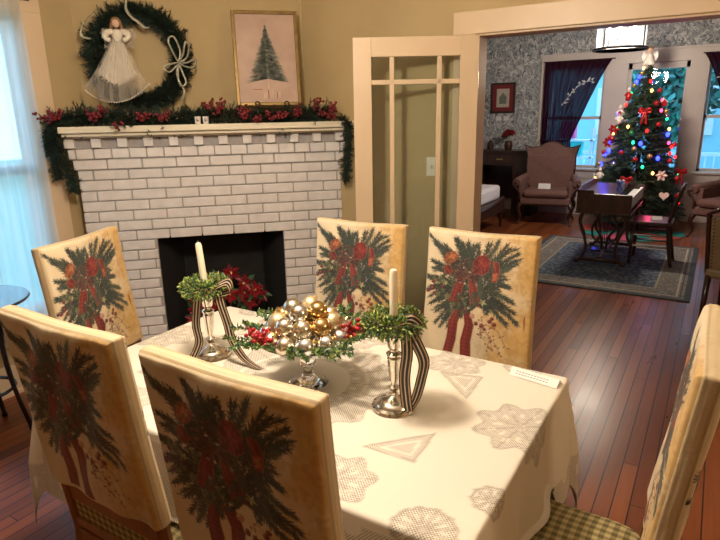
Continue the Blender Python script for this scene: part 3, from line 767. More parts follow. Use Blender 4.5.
def cloth():
    d = .40; st = .006
    xs = np.arange(-ta-d, ta+d+st*.5, st); ys = np.arange(-tb-d, tb+d+st*.5, st)
    nx, ny = len(xs), len(ys); X, Y = np.meshgrid(xs, ys)
    R = .010
    ex = np.maximum(np.abs(X)-ta, 0); ey = np.maximum(np.abs(Y)-tb, 0); sx = np.sign(X); sy = np.sign(Y)
    def roll(e):    # distance past the edge -> (outward, down)
        th = np.minimum(e/R, PI/2); o = R*np.sin(th); dn = R*(1-np.cos(th)); ext = np.maximum(e-R*PI/2, 0); return o+ext*.07, dn+ext
    ox, dx = roll(ex); oy, dy = roll(ey)
    both = (ex > 0) & (ey > 0)
    r_ = np.hypot(ex, ey); th = np.arctan2(ey, ex); orr, drr = roll(r_)
    s2 = np.sin(2*th)
    ear = s2**2*np.clip(r_/.3, 0, 1)*.055*np.clip(r_/.1, 0, 1)
    px = np.where(both, orr*np.cos(th)**2+ear*.72, ox); py = np.where(both, orr*np.sin(th)**2+ear*.72, oy)
    dn = np.where(both, drr, np.maximum(dx, dy))
    # where chair seats stand under the edge the cloth settles on them
    def ss(e): e = np.clip(e, 0, 1); return e*e*(3-2*e)
    def band(q, c, h): return ss((h-np.abs(q-c))/.03+.5)
    wgt = np.zeros_like(X)
    for cx in (-.762, -1.325): wgt = np.maximum(wgt, band(X+tcx, cx, .262)*(Y > tb)*(~both))
    for cx in (-.748, -1.30): wgt = np.maximum(wgt, band(X+tcx, cx, .262)*(Y < -tb)*(~both))
    wgt = np.maximum(wgt, band(Y+tcy, 1.345, .262)*(np.abs(X) > ta)*(~both))
    lim = TZ-.497; exc = np.maximum(dn-lim, 0)*wgt
    dn = dn-exc; slide = exc*.75
    # soft folds on the hanging sides
    fold = .010*np.sin(X*17+1.2*np.sin(X*5))*np.clip(dy/.2, 0, 1)*(~both); foldx = .012*np.sin(Y*19+np.sin(Y*6))*np.clip(dx/.2, 0, 1)*(~both)
    PX = tcx+sx*(np.minimum(np.abs(X), ta)+px+slide*(ex > 0)*(ey <= 0)+foldx*(ex > 0)); PY = tcy+sy*(np.minimum(np.abs(Y), tb)+py+slide*(ey > 0)*(ex <= 0)+fold*(ey > 0))
    PZ = TZ+.004-dn + .0012*np.sin(X*7+2)*np.sin(Y*9)*(dn < .002)
    # lace raster: R = open filet mesh, G = motif outline
    lace = np.zeros((ny, nx)); line = np.zeros((ny, nx))
    def star(cx, cy, rad, petals, depth, rot=0, ring=True):
        rr = np.hypot(X-cx, Y-cy); an = np.arctan2(Y-cy, X-cx)+rot
        edge = rad*(1-depth*(.5-.5*np.cos(petals*an)))
        ins = rr < edge; lace[ins] = 1
        ln = (np.abs(rr-edge) < .004) | (ins & (np.abs(np.mod(an*petals/(2*PI)+.5, 1)-.5)*rr*2*PI/petals < .0035)) 
        sol = ins & (np.abs(rr-edge*.62) < .012) & (np.cos(petals*2*an) > .2)
        lace[sol] = 0; lace[ins & (rr < rad*.12)] = 0
        line[ln] = 1
    def tri(p):
        P = np.array(p); ins = np.ones((ny, nx), bool); cross = 0
        ar = np.sign((P[1, 0]-P[0, 0])*(P[2, 1]-P[0, 1])-(P[1, 1]-P[0, 1])*(P[2, 0]-P[0, 0]))
        dm = np.full((ny, nx), 9.)
        for i in range(3):
            a, b = P[i], P[(i+1) % 3]; L = np.hypot(*(b-a)); dd = ar*((b[0]-a[0])*(Y-a[1])-(b[1]-a[1])*(X-a[0]))/L; dm = np.minimum(dm, dd)
        lace[dm > 0] = 1; line[np.abs(dm-.002) < .0035] = 1; lace[(dm > .018) & (dm < .026)] = 0
    for mx in (-1, 1):
        for my in (-1, 1):
            tri([(mx*.38, my*.295), (mx*.525, my*.325), (mx*.53, my*.155)]) if my > 0 else tri([(mx*.387, my*.232), (mx*.53, my*.075), (mx*.54, my*.23)])
            star(mx*.40, my*.385, .105, 7, .22, .4)
        star(mx*.725, .07, .135, 8, .24, .2); star(mx*.76, -.27, .05, 9, .08); star(mx*.665, -.44, .075, 12, .07); star(mx*.62, .47, .07, 12, .07)
    star(0, 0, .335, 16, .10); 
    rr = np.hypot(X, Y); lace[rr < .17] = 0; line[(rr < .17)] = 0; lace[(rr > .22) & (rr < .235)] = 0
    star(0, .42, .10, 6, .25); star(0, -.42, .10, 6, .25)
    hang = dn > .03
    hm = hang & ((np.maximum(ex, ey) > .02)); plain_ = hang & ((Y > tb) | (np.abs(X) > ta)) & (r_ < .30); hm = hm & ~plain_; lace[hm] = np.where(np.abs(np.sin(X*22)*np.sin(Y*22))[hm] > .86, 0, 1); line[hm] = 0
    # scalloped hem band
    vs = np.stack([PX, PY, PZ], -1).reshape(-1, 3)
    I = np.arange(nx*ny).reshape(ny, nx); q = np.stack([I[:-1, :-1], I[:-1, 1:], I[1:, 1:], I[1:, :-1]], -1).reshape(-1, 4); cut = (exc > .022)[:-1, :-1].ravel(); q = q[~cut]
    me = bpy.data.meshes.new('tablecloth'); me.vertices.add(len(vs)); me.vertices.foreach_set('co', vs.astype(np.float32).ravel())
    me.loops.add(q.size); me.loops.foreach_set('vertex_index', q.astype(np.int32).ravel()); me.polygons.add(len(q)); me.polygons.foreach_set('loop_start', np.arange(0, q.size, 4, dtype=np.int32))
    me.polygons.foreach_set('use_smooth', [True]*len(q)); me.update(calc_edges=True); me.validate()
    ca = me.color_attributes.new('lace', 'FLOAT_COLOR', 'POINT'); arr = np.zeros((len(vs), 4), np.float32); arr[:, 0] = lace.ravel(); arr[:, 1] = line.ravel(); arr[:, 3] = 1; ca.data.foreach_set('color', arr.ravel())
    fa = me.attributes.new('flat', 'FLOAT_VECTOR', 'POINT'); fl = np.zeros((len(vs), 3), np.float32); fl[:, 0] = X.ravel(); fl[:, 1] = Y.ravel(); fa.data.foreach_set('vector', fl.ravel())
    me.materials.append(M['lace']); o = bpy.data.objects.new('tablecloth', me); C.objects.link(o)
    return tag(o, 'cream lace tablecloth with filet medallions draped over the dining table', 'tablecloth')
cloth()
TOP = TZ+.006

# ------------------------------------------------------------------ candlesticks
def candlestick(x, y, s, label):
    t = thing('candlestick', label, 'candlestick', (x, y, TOP))
    m = MB(); m.lathe([(0, 0), (.066*s, 0), (.070*s, .004), (.068*s, .010), (.058*s, .014), (.054*s, .022), (.036*s, .030), (.018, .036), (.012, .042), (.0125, .05)], n=32); m.build('base', M['silver'], t, smooth=True)
    m = MB(); m.lathe([(.012, .048), (.010, .055), (.016, .062), (.017, .068), (.009, .075), (.011, .085), (.015, .105), (.018, .14), (.020, .160), (.014, .166), (.022, .170), (.023, .176), (.012, .184), (.012, .190)], n=24); m.build('stem', M['silver'], t, smooth=True)
    m = MB(); m.lathe([(.012, .188), (.018, .195), (.021, .215), (.024, .228), (.026, .232), (.020, .233), (.012, .228)], n=24); m.build('socket', M['silver'], t, smooth=True)
    return t
def candle(x, y, z0, h, tilt, label):
    t = thing('candle', label, 'candle', (x, y, z0))
    R = Ry(tilt); m = MB(); m.lathe([(0, 0), (.0125, 0), (.0125, .02), (.0115, h-.012), (.009, h-.003), (.004, h), (0, h)], n=16, R=R); m.build('candle_body', M['wax'], t, smooth=True)
    m = MB(); p = R @ Vector((0, 0, h)); m.tube([p-Vector((0, 0, .003)), p+Vector((0, 0, .008))], .0012, 5); m.build('wick', M['wick'], t)
def candle_ring(x, y, z, rad, tub, n, label, seed):
    global rnd; rr = random.Random(seed)
    t = thing('candle_ring', label, 'wreath', (x, y, z))
    m = MB(); m2 = MB(); m3 = MB()
    for i in range(n):
        a = rr.uniform(0, 2*PI); b = rr.uniform(0, 2*PI); q = tub*math.sqrt(rr.random())
        cx, cy, cz = (rad+q*math.cos(b))*math.cos(a), (rad+q*math.cos(b))*math.sin(a), q*math.sin(b)*.85
        d = Vector((math.cos(a)*math.cos(b), math.sin(a)*math.cos(b), math.sin(b)))+rv()*.8
        (m if rr.random() < .55 else m2).leaf((cx, cy, cz), d, rv(), rr.uniform(.010, .019), rr.uniform(.005, .009))
    m.build('leaves', M['box'], t); m2.build('leaves', M['box2'], t)
    for i in range(45):
        a = rr.uniform(0, 2*PI); b = rr.uniform(-.6, PI); q = tub*1.02
        m3.ball(((rad+q*math.cos(b))*math.cos(a), (rad+q*math.cos(b))*math.sin(a), q*math.sin(b)*.85), .0032, 6, 4)
    m3.build('berries', M['bronze'], t, smooth=True)
    m4 = MB(); m4.tube([(rad*math.cos(a), rad*math.sin(a), 0) for a in [2*PI*i/24 for i in range(25)]], .006, 6); m4.build('wire_ring', M['stem'], t)
candlestick(-.741, 1.376, 1, 'silver candlestick on the right side of the lace tablecloth')
candlestick(-1.518, 1.386, 1, 'silver candlestick on the left side of the lace tablecloth')
candle(-.741, 1.376, TOP+.229, .205, 0, 'ivory taper candle in the right silver candlestick')
candle(-1.518, 1.386, TOP+.229, .20, -.09, 'leaning ivory taper candle in the left silver candlestick')
candle_ring(-.741, 1.376, TOP+.274, .054, .037, 1700, 'leafy green candle ring around the right taper candle', 1)
candle_ring(-1.518, 1.386, TOP+.268, .052, .037, 1700, 'leafy green candle ring around the left taper candle', 2)
def ribbon(paths, label, loc):
    t = thing('striped_ribbon', label, 'ribbon', loc)
    mats = [0, 1, 0, 0, 2, 0, 0, 1, 0]
    for p, wd in paths:
        m = MB(); m.strip(spline(p, 8), wd, .034, 9, mats); m.build('ribbon_loop', [M['ribk'], M['ribg'], M['ribw']], t, smooth=2, solid=.0008)
rr_ = Vector((.85, .52, 0))
def RP(x, z, n=0): 
    v = rr_*x - Vector((-.52, .85, 0))*n; return (v.x, v.y, z)
WD = (.8, .45, .25)
ribbon([([RP(.03, .275, .05), RP(.035, .20, .055), RP(.028, .12, .05), RP(.033, .05, .05), RP(.038, .012, .05)], (.9, .3, 0)),
        ([RP(.038, .012, .05), RP(.06, .05, .05), RP(.078, .12, .05), RP(.084, .17, .05), RP(.065, .22, .05), RP(.04, .27, .05)], (.8, .3, .3)),
        ([RP(.02, .295, .05), RP(.05, .30, .06), RP(.075, .27, .05), RP(.06, .245, .05)], (.2, .5, .85))],
       'black and gold striped ribbon trailing from the right candle ring to the candlestick base', (-.741, 1.376, TOP))
ribbon([([RP(.055, .27, .045), RP(.065, .22, .06), RP(.085, .15, .07), RP(.10, .09, .08), RP(.14, .03, .10), RP(.19, .006, .13), RP(.21, .004, .14)], (.9, .4, .1)),
        ([RP(-.02, .24, .045), RP(-.035, .14, .045), RP(-.03, .07, .045), RP(-.055, .012, .05)], (.9, .3, 0)),
        ([RP(.05, .28, .05), RP(.095, .30, .06), RP(.105, .27, .06), RP(.07, .255, .05)], (.1, .6, .8))],
       'black and gold striped ribbon trailing from the left candle ring onto the cloth', (-1.518, 1.386, TOP))

# ------------------------------------------------------------------ footed glass bowl with balls and greenery
BX, BY = -1.062, 1.375
t = thing('footed_bowl', 'clear glass footed bowl in the centre of the table', 'bowl', (BX, BY, TOP))
m = MB(); m.lathe([(0, .001), (.062, .001), (.066, .005), (.045, .012), (.022, .028), (.015, .050), (.016, .062), (.028, .072), (.028, .084), (.018, .096), (.022, .112), (0, .112)], n=36); m.build('foot', M['glass'], t, smooth=True)
m = MB(); m.lathe([(r__, z__+.028) for r__, z__ in [(0, .082), (.02, .084), (.04, .096), (.08, .108), (.125, .120), (.155, .136), (.160, .139), (.158, .142), (.150, .139), (.12, .126), (.075, .114), (.03, .103), (0, .098)]], n=48); m.build('dish', M['glass'], t, smooth=True)
gt = thing('table_greenery', 'green leafy sprays with red berries lining the glass bowl', 'greenery', (BX, BY, TOP+.153))
mats = [MB(), MB()]; rb = random.Random(11)
for i in range(46):
    a = rb.uniform(0, 2*PI); l_ = rb.uniform(.05, .10)
    if abs(math.cos(a-.55)) > .7: l_ *= 1.25
    P = spline([(.085*math.cos(a), .085*math.sin(a), .012), ((.13+l_*.3)*math.cos(a+.1), (.13+l_*.3)*math.sin(a+.1), .022), ((.135+l_)*math.cos(a+.25), (.135+l_)*math.sin(a+.25), .022+rb.uniform(-.010, .035))], 8)
    for k, p in enumerate(P):
        for q in range(5):
            T = (P[min(k+1, len(P)-1)]-P[max(k-1, 0)]).normalized()
            mats[rb.random() < .35].leaf(p, T*.6+rv()*.9, rv(), rb.uniform(.010, .019), rb.uniform(.006, .010))
mats[0].build('leaves', M['box2'], gt); mats[1].build('leaves', M['box'], gt)
def berry_cluster(cx, cy, cz, n, sx, sy, sz, rad, par, mat='berry', seed=1, name='berry_cluster'):
    rb2 = random.Random(seed); m = MB()
    for i in range(n): m.ball((cx+rb2.gauss(0, sx), cy+rb2.gauss(0, sy), cz+abs(rb2.gauss(0, sz))), rad*rb2.uniform(.8, 1.15), 8, 6)
    return m.build(name, M[mat], par, smooth=2)
vb = Vector((-.52, .85, 0))
for sx, k, n in ((-.125, -.085, 34), (.135, -.045, 24), (-.17, -.02, 10), (.165, -.01, 10)):
    p = rr_*sx + vb*k; berry_cluster(p.x, p.y, .030, n, .019, .019, .018, .0078, gt, seed=int(abs(sx)*1000))
# balls
bm = {}
def glass_ball(kind, mat):
    o = thing('glass_ball', kind, 'ornament'); m = MB(); m.ball((0, 0, 0), .0325, 28, 18); m.build('ball_body', M[mat], o, smooth=2)
    m = MB(); m.lathe([(0, .0305), (.0075, .0305), (.0075, .038), (0, .039)], n=12); m.build('hanger_cap', M['cap'], o); return o
protos = [('silver', glass_ball('', 'silverball')), ('gold', glass_ball('', 'gold')), ('champagne', glass_ball('', 'champ')), ('frosted gold', glass_ball('', 'frost'))]
spots = []
for (n, R_, z, a0) in ((12, .124, .178, .1), (9, .088, .222, .35), (4, .044, .258, .2), (4, .040, .180, .6)):
    for i in range(n):
        a = a0+2*PI*i/n; spots.append((R_*math.cos(a), R_*math.sin(a), z, a, n))
used = set(); sector = ['right side', 'far right side', 'far side', 'far left side', 'left side', 'near left side', 'near side', 'near right side']
for i, (x, y, z, a, n) in enumerate(spots):
    kn, pr = protos[(0, 1, 2, 0, 1, 2, 0, 3)[(i*3+i//4) % 8]]
    lay = 'core' if z == .180 else {12: 'bottom layer', 9: 'middle layer', 4: 'top layer'}[n]
    # sector as seen from the camera
    an = (a - yaw) % (2*PI); sec = sector[int((an+PI/8)//(PI/4)) % 8]
    lab = '%s glass ball on the %s of the heap in the glass bowl' % (kn, lay) if n == 1 else '%s glass ball in the %s, %s of the bowl heap' % (kn, lay, sec)
    if lay == 'core': lab = '%s glass ball in the core of the bowl heap, %s' % (kn, sec)
    loc = (BX+x, BY+y, TOP+z); rot = (rb.uniform(-1.6, 1.6), rb.uniform(-1.6, 1.6), rb.uniform(0, 6))
    o = pr if kn not in used else dup(pr)
    used.add(kn); o.location = loc; o.rotation_euler = rot; o['label'] = lab; o['group'] = 'glass balls heaped in the footed bowl'

# card on the table
t = thing('table_card', 'long white folded card at the right corner of the lace tablecloth', 'card', (-.422, 1.772, TOP), math.radians(-10))
m = MB(); m.prism([(-.025, 0), (.022, 0), (0, .022)], -.083, .083, 'x'); m.build('folded_card', M['card'], t)
m = MB()
for k in range(2):
    z = .008+.006*k; y = -.025+z*1.13
    for x0 in range(-6, 5): m.box((x0*.0105+.004, y-.0008, z), (.007, .0006, .0022), Rx(-.72))
m.build('printed_line', M['ink'], t)

# ------------------------------------------------------------------ mantel decorations (fireplace frame -> world)
def fl(s, z, n): return fp(s, z, n)        # n>0 toward room from brick face
def pine_path(m, P, rad, dens, ln, w=.0013, flat=1.0, rg=None):
    rg = rg or rnd
    for i in range(len(P)-1):
        T = (P[i+1]-P[i]); L = T.length; T.normalize()
        for k in range(int(dens*L)):
            p = P[i].lerp(P[i+1], rg.random())
            d = rv(); d = (d - T*d.dot(T)); d.normalize(); d.z *= flat
            q = p + d*rad*rg.random()*.5
            m.needle(q, d*1.0+T*rg.uniform(-.3, 1.2), ln*rg.uniform(.6, 1.15), w)
def sprigs(m, P, n, length, w=.0012, rad=.05, nl=.028, rg=None, nn=40):
    """little branch tips leaving the path, each with needles along it"""
    rg = rg or rnd
    for i in range(n):
        k = rg.randrange(len(P)-1); p = P[k].lerp(P[k+1], rg.random()); T = (P[k+1]-P[k]).normalized()
        d = rv(); d = d-T*d.dot(T)*.6; d.normalize(); d = (d+T*rg.uniform(-.5, .5)).normalized(); L = length*rg.uniform(.6, 1.1)
        a = p + d*rad*.2; b = a + d*L + Vector((0, 0, -L*.12))
        m.tube([a, b], [.0016, .0008], 4, cap=False)
        for j in range(nn):
            q = a.lerp(b, (j+.5)/nn); e = rv(); e = (e-d*e.dot(d)).normalized()
            m.needle(q, e+d*.75, nl*(1-.35*j/nn), w)
g = thing('mantel_garland', 'long green pine garland with red berries lying along the mantel shelf', 'garland', (0, 0, 0))
m = MB(); rg = random.Random(5)
P = spline([fl(s, MT+.040+.012*math.sin(s*9), .06+.02*math.sin(s*5)) for s in np.linspace(-.10, 1.60, 16)], 6)
pine_path(m, P, .075, 3200, .055, .0026, rg=rg); sprigs(m, P, 330, .10, .0022, rg=rg, nl=.026, nn=28)
m.build('pine_foliage', M['pine2'], g)
m = MB(); rg = random.Random(6)
for pts in (([fl(-.06, MT+.02, .10), fl(-.10, MT-.01, .12), fl(-.115, MT-.10, .10), fl(-.10, 1.37, .08), fl(-.095, 1.27, .07)]), ([fl(-.05, MT+.01, .12), fl(-.075, MT-.06, .12), fl(-.055, 1.40, .10), fl(-.02, 1.28, .10), fl(-.02, 1.19, .09)])):
    P = spline(pts, 6); pine_path(m, P, .03, 3000, .040, .0024, rg=rg); sprigs(m, P, 50, .045, .002, rg=rg, nl=.022, nn=24)
m.build('left_swag', M['pine2'], g)
m = MB(); P = spline([fl(1.66, MT+.01, .12), fl(1.70, MT-.03, .17), fl(1.70, 1.40, .14), fl(1.69, 1.27, .12), fl(1.69, 1.19, .11)], 6); pine_path(m, P, .03, 2600, .040, .0024, rg=rg); sprigs(m, P, 45, .05, .002, rg=rg, nl=.022, nn=24)
m.build('right_swag', M['pine2'], g)
m = MB(); P = [fl(s, MT+.025, .06) for s in np.linspace(-.1, 1.7, 20)]; m.tube(P, .006, 6); m.build('garland_stem', M['stem'], g)
def spray(s, z, n, ds, dz, cnt, seed, mat='berryd', rad=.0085, br_=5):
    r3 = random.Random(seed); m = MB()
    for b in range(br_):
        e = Vector((r3.uniform(-1, 1)*ds, 0, dz*r3.uniform(.4, 1)))
        for k in range(cnt//br_):
            f_ = r3.uniform(.25, 1); p = fl(s+e.x*f_+r3.gauss(0, .010), z+e.z*f_+r3.gauss(0, .008), n+r3.gauss(0, .02)+.02*f_)
            m.ball(p, rad*r3.uniform(.8, 1.2), 7, 5)
    o = m.build('berry_spray', M[mat], g, smooth=2); return o
for i, (s, z, n, ds, dz, c) in enumerate(((-.06, MT+.03, .14, .10, .075, 60), (.17, MT+.035, .15, .08, .075, 60), (.42, MT+.02, .15, .06, .06, 34), (.56, MT+.02, .15, .05, .07, 34), (.86, MT+.05, .12, .08, .13, 50),
                                     (1.04, MT+.02, .15, .05, .10, 44), (1.22, MT+.01, .15, .10, .07, 60), (1.38, MT+.02, .13, .05, .09, 34), (1.60, MT+.02, .15, .09, .09, 80), (1.50, MT+.06, .13, .03, .12, 22), (1.12, MT+.01, .16, .04, .03, 20), (.30, MT-.03, .20, .02, .05, 12))):
    spray(s, z, n, ds, dz, c, 40+i)
# brown twigs and a gold bow loop among the garland
m = MB()
for i in range(16):
    s = rg.uniform(.7, 1.6); p = fl(s, MT+.03, .1); q = fl(s+rg.uniform(-.08, .08), MT+.03+rg.uniform(.04, .10), .12); m.tube([p, (p+q)/2+Vector((0, 0, .01)), q], .0022, 5)
m.build('twig', M['stem'], g)

# wreath
WC_ = fl(.425, 1.985, -.115)
wr = thing('pine_wreath', 'round dark green pine wreath hanging on the wall above the mantel', 'wreath', WC_, fang)
m = MB(); rg = random.Random(8)
P = [Vector((.255*math.cos(a), 0, .265*math.sin(a))) for a in np.linspace(0, 2*PI, 49)]
pine_path(m, P, .085, 5200, .06, .0028, rg=rg)
for i in range(190):
    a = rg.uniform(0, 2*PI); p = Vector((.245*math.cos(a), 0, .245*math.sin(a))); d = Vector((math.cos(a+rg.uniform(-1, 1)), rg.uniform(-.8, .2), math.sin(a+rg.uniform(-1, 1)))).normalized(); L = rg.uniform(.06, .12)
    if rg.random() < .25: d = -d; d.y = -abs(d.y); L *= .6
    for j in range(34):
        q = p+d*L*(j+1)/34; e = rv(); e = (e-d*e.dot(d)).normalized(); m.needle(q, e+d*.8, .028*(1-.3*j/34), .0026)
m.build('pine_foliage', M['pine2'], wr)
m = MB(); m.tube([(.245*math.cos(a), 0, .245*math.sin(a)) for a in np.linspace(0, 2*PI, 33)], .012, 6); m.build('wreath_frame', M['stem'], wr)
def loop(par, c, pts, w, mat, name='ribbon_loop', wd=(0, 1, .25)):
    P_ = spline([Vector(c)+Vector(p) for p in pts], 8); W_ = []
    for i in range(len(P_)):
        T_ = (P_[min(i+1, len(P_)-1)]-P_[max(i-1, 0)]).normalized(); q_ = T_.cross(Vector((0, 1, 0))); q_ = q_.normalized() if q_.length > 1e-4 else Vector((1, 0, 0)); q_ = -q_ if (W_ and q_.dot(W_[-1]) < 0) else q_; W_.append((q_+Vector((0, .5, 0))).normalized())
    m = MB(); m.strip(P_, W_, w*.42, 2); m.build(name, mat, par, smooth=2, solid=.001)
bc = (.245, -.09, -.035)
for pts in ([(0, 0, 0), (-.03, -.02, .06), (-.05, -.03, .13), (-.015, -.02, .15), (.015, 0, .07), (0, 0, 0)], [(0, 0, 0), (.03, -.02, .05), (.05, -.03, .12), (.07, -.02, .10), (.05, 0, .03), (0, 0, 0)],
            [(0, 0, 0), (.05, -.02, .0), (.10, -.03, .02), (.09, -.02, -.03), (.03, 0, -.02), (0, 0, 0)], [(0, 0, 0), (-.05, -.02, -.01), (-.09, -.03, -.03), (-.06, -.02, -.055), (-.02, 0, -.02), (0, 0, 0)],
            [(0, 0, 0), (.015, -.02, -.05), (.035, -.03, -.12), (.0, -.03, -.14), (-.02, 0, -.06), (0, 0, 0)], [(0, 0, 0), (-.01, -.02, -.10), (.02, -.02, -.17), (.0, -.02, -.22)]):
    loop(wr, bc, pts, .030, M['silverrib'])
for pts in ([(-.02, -.085, .33), (-.03, -.09, .27), (.0, -.10, .22), (.03, -.10, .20)], [(.03, -.10, .20), (.06, -.10, .17), (.09, -.10, .165)], [(-.20, -.09, .26), (-.27, -.09, .20), (-.30, -.09, .12), (-.25, -.09, .10)]):
    m = MB(); m.strip(spline(pts, 8), (.7, .2, .5), .018, 2); m.build('ribbon_tail', M['silverrib'], wr, smooth=2, solid=.001)

# angel doll hanging on the wreath
A0 = fl(.335, 2.090, .03)
an = thing('angel_doll', 'ivory angel doll with sheer wide skirt hanging on the left of the wreath', 'angel', A0, fang)
def skirt(name, h, rb_, wav, mat, y_off=0, amp=.02, tilt=0.12, solid=0, n=72, x_sh=-.03, zig=0):
    m = MB(); rows_ = 14; vs = []; fs = []
    for i in range(rows_+1):
        f_ = i/rows_
        for j in range(n+1):
            th = PI*1.0*(j/n)+PI      # front half facing the room (negative y)
            rr0 = .022+(rb_-.022)*f_**.85; w_ = 1+amp*math.sin(wav*j/n*2*PI)*f_*4
            x = rr0*math.cos(th)*w_; y = rr0*math.sin(th)*.38*w_
            z = -h*f_*(1-.24*abs(math.cos(th))**2*f_)+zig*abs(math.sin(wav*j/n*PI))*(f_ == 1)
            vs.append((x+x_sh*f_+tilt*0, y+y_off, z+.10*f_*x*1.0*tilt*8*0))
    for i in range(rows_):
        for j in range(n): a = i*(n+1)+j; fs.append((a, a+1, a+n+2, a+n+1))
    m.add(vs, fs); return m.build(name, mat, an, smooth=2, solid=solid)
skirt('skirt', .285, .105, 9, M['satin'], amp=.045, solid=.002, zig=.02)
skirt('overskirt', .375, .185, 7, M['gauze'], amp=.008, y_off=-.01)
m = MB()
for i in range(40):
    f_ = i/39; th = PI+PI*f_; x_ = .185*math.cos(th); m.ball((x_-.03, .185*math.sin(th)*.38-.012, -.375*(1-.24*math.cos(th)**2)+.096*x_), .0045, 6, 4)
m.build('skirt_hem', M['satin'], an)
m = MB(); m.lathe([(.012, .045), (.030, .035), (.034, .01), (.026, -.02), (.024, -.035)], n=16); m.build('bodice', M['satin'], an, smooth=True)
m = MB()
for sx in (-1, 1):
    m.tube(spline([(sx*.022, -.005, .03), (sx*.058, -.015, .02), (sx*.062, -.035, -.01), (sx*.035, -.05, -.025)], 4), [.017]*4+[.02]*4+[.014]*4+[.01], 8)
m.build('sleeves', M['satin'], an, smooth=2)
m = MB(); m.ball((0, -.008, .076), .022, 14, 10, (1, 1, 1.15)); m.ball((0, -.036, .072), .004, 6, 5); m.build('head', M['skin'], an, smooth=2)
m = MB(); m.ball((0, .0, .083), .028, 14, 10, (1.08, .9, 1.05))
for sx in (-1, 1):
    for k in range(5): m.ball((sx*(.024+.003*k), 0, .07-.011*k), .011, 8, 6)
m.build('hair', M['hair'], an, smooth=2)
m = MB()
for sx in (-1, 1):
    out = [(0, 0), (.04, .05), (.085, .055), (.10, .03), (.085, -.02), (.09, -.06), (.05, -.05), (.02, -.03)]
    vs = [(sx*u_, .028+.25*abs(u_), z) for u_, z in out]; o_ = len(vs); m.add(vs, [tuple(range(o_))])
m.build('wing', M['gauze'], an, solid=.002)

# picture on the mantel
t = thing('framed_picture', 'gilt framed picture of a pale Christmas tree leaning on the mantel', 'picture', fl(1.215, MT+.105, .035), fang)
pw, ph = .415, .585; tilt = Rx(-.13)
# the tilt leans the top back to the wall
def pb_(x0, x1, y0, y1, z0, z1, mm): mm.box(tilt @ Vector(((x0+x1)/2, (y0+y1)/2, (z0+z1)/2)), (x1-x0, y1-y0, z1-z0), tilt)
m = MB(); pb_(-pw/2, -pw/2+.022, -.012, .012, 0, ph, m); pb_(pw/2-.022, pw/2, -.012, .012, 0, ph, m); pb_(-pw/2+.022, pw/2-.022, -.012, .012, 0, .022, m); pb_(-pw/2+.022, pw/2-.022, -.012, .012, ph-.022, ph, m)
m.build('frame', M['gilt'], t, bevel=.003)
def print_mat():
    t2 = NT('picture_paper'); f_ = t2.noise(t2.co(), 5, 4); t2.col(t2.ramp(f_, [(.3, (.38, .25, .19)), (.7, (.50, .35, .27))])); t2.set(Roughness=.5); return t2.m
m = MB(); pb_(-pw/2+.02, pw/2-.02, -.002, .006, .02, ph-.02, m); m.build('picture_print', print_mat(), t)
m = MB(); r4 = random.Random(2)
def pp(x, z, y=-.004): return tilt @ Vector((x, y, z))
for lay in range(15):
    zt_ = .49-.022*lay; hw_ = .008+.0088*lay
    for k in range(16+lay*2):
        x = r4.uniform(-hw_, hw_)*.6; e = r4.uniform(.5, 1)*hw_*(1 if x > 0 else -1); z = zt_+r4.uniform(-.012, .006)
        p = pp(x*.25, z, -.0042-.00004*lay); q = pp(x*.25+e, z-.004-abs(e)*.20, -.0042-.00004*lay); nrm = tilt @ Vector((0, 0, 1))
        m.add([p+nrm*.007, p-nrm*.006, q], [(0, 1, 2)])
    m.add([pp(-hw_*.35, zt_-.014, -.0042-.00004*lay), pp(hw_*.35, zt_-.014, -.0042-.00004*lay), pp(0, zt_+.016, -.0042-.00004*lay)], [(0, 1, 2)])
m.build('painted_tree', plain('grey_green_paint', (.15, .165, .135), .7, var=.55, sc=45), t)
m = MB()
for (x0, x1, z0, z1) in ((-.035, .03, .045, .10), (.035, .075, .045, .085), (-.004, .004, .10, .15)): m.add([pp(x0, z0, -.0044), pp(x1, z0, -.0044), pp(x1, z1, -.0044), pp(x0, z1, -.0044)], [(0, 1, 2, 3)])
m.build('painted_gifts', plain('pale_paint', (.50, .36, .28), .7), t)
m = MB()
for (x0, x1, z0, z1) in ((-.006, 0, .045, .10), (.05, .055, .045, .085), (-.10, -.04, .10, .104)): m.add([pp(x0, z0, -.0047), pp(x1, z0, -.0047), pp(x1, z1, -.0047), pp(x0, z1, -.0047)], [(0, 1, 2, 3)])
m.build('painted_ribbon', plain('red_paint', (.30, .07, .05), .7), t)
# iron scroll easel carrying the picture
t = thing('scroll_easel', 'black wrought iron easel with scroll hooks under the framed picture', 'easel', fl(1.215, MT, .05), fang)
m = MB()
for sx in (-.085, .10):
    P = [(sx, .03, .085), (sx, -.045, .085)]
    m.tube(P, .004, 6)
    P = [(sx+ (-.025 if sx < 0 else .025)*0 + .018*math.cos(a)*(1-.12*a)*(1 if sx > 0 else 1), -.045-.004*a, .115+.018*math.sin(a)*(1-.12*a)) for a in np.linspace(-PI/2, PI*1.15, 18)]
    m.tube(P, .0042, 6)
    m.tube([(sx, .02, .09), (sx*1.15, .02, .001)], .004, 6)
m.tube([(-.085, .02, .085), (.10, .02, .085)], .004, 6); m.tube([(0, .02, .085), (0, .10, .001)], .004, 6)
m.build('iron_scrolls', M['iron'], t, smooth=True)
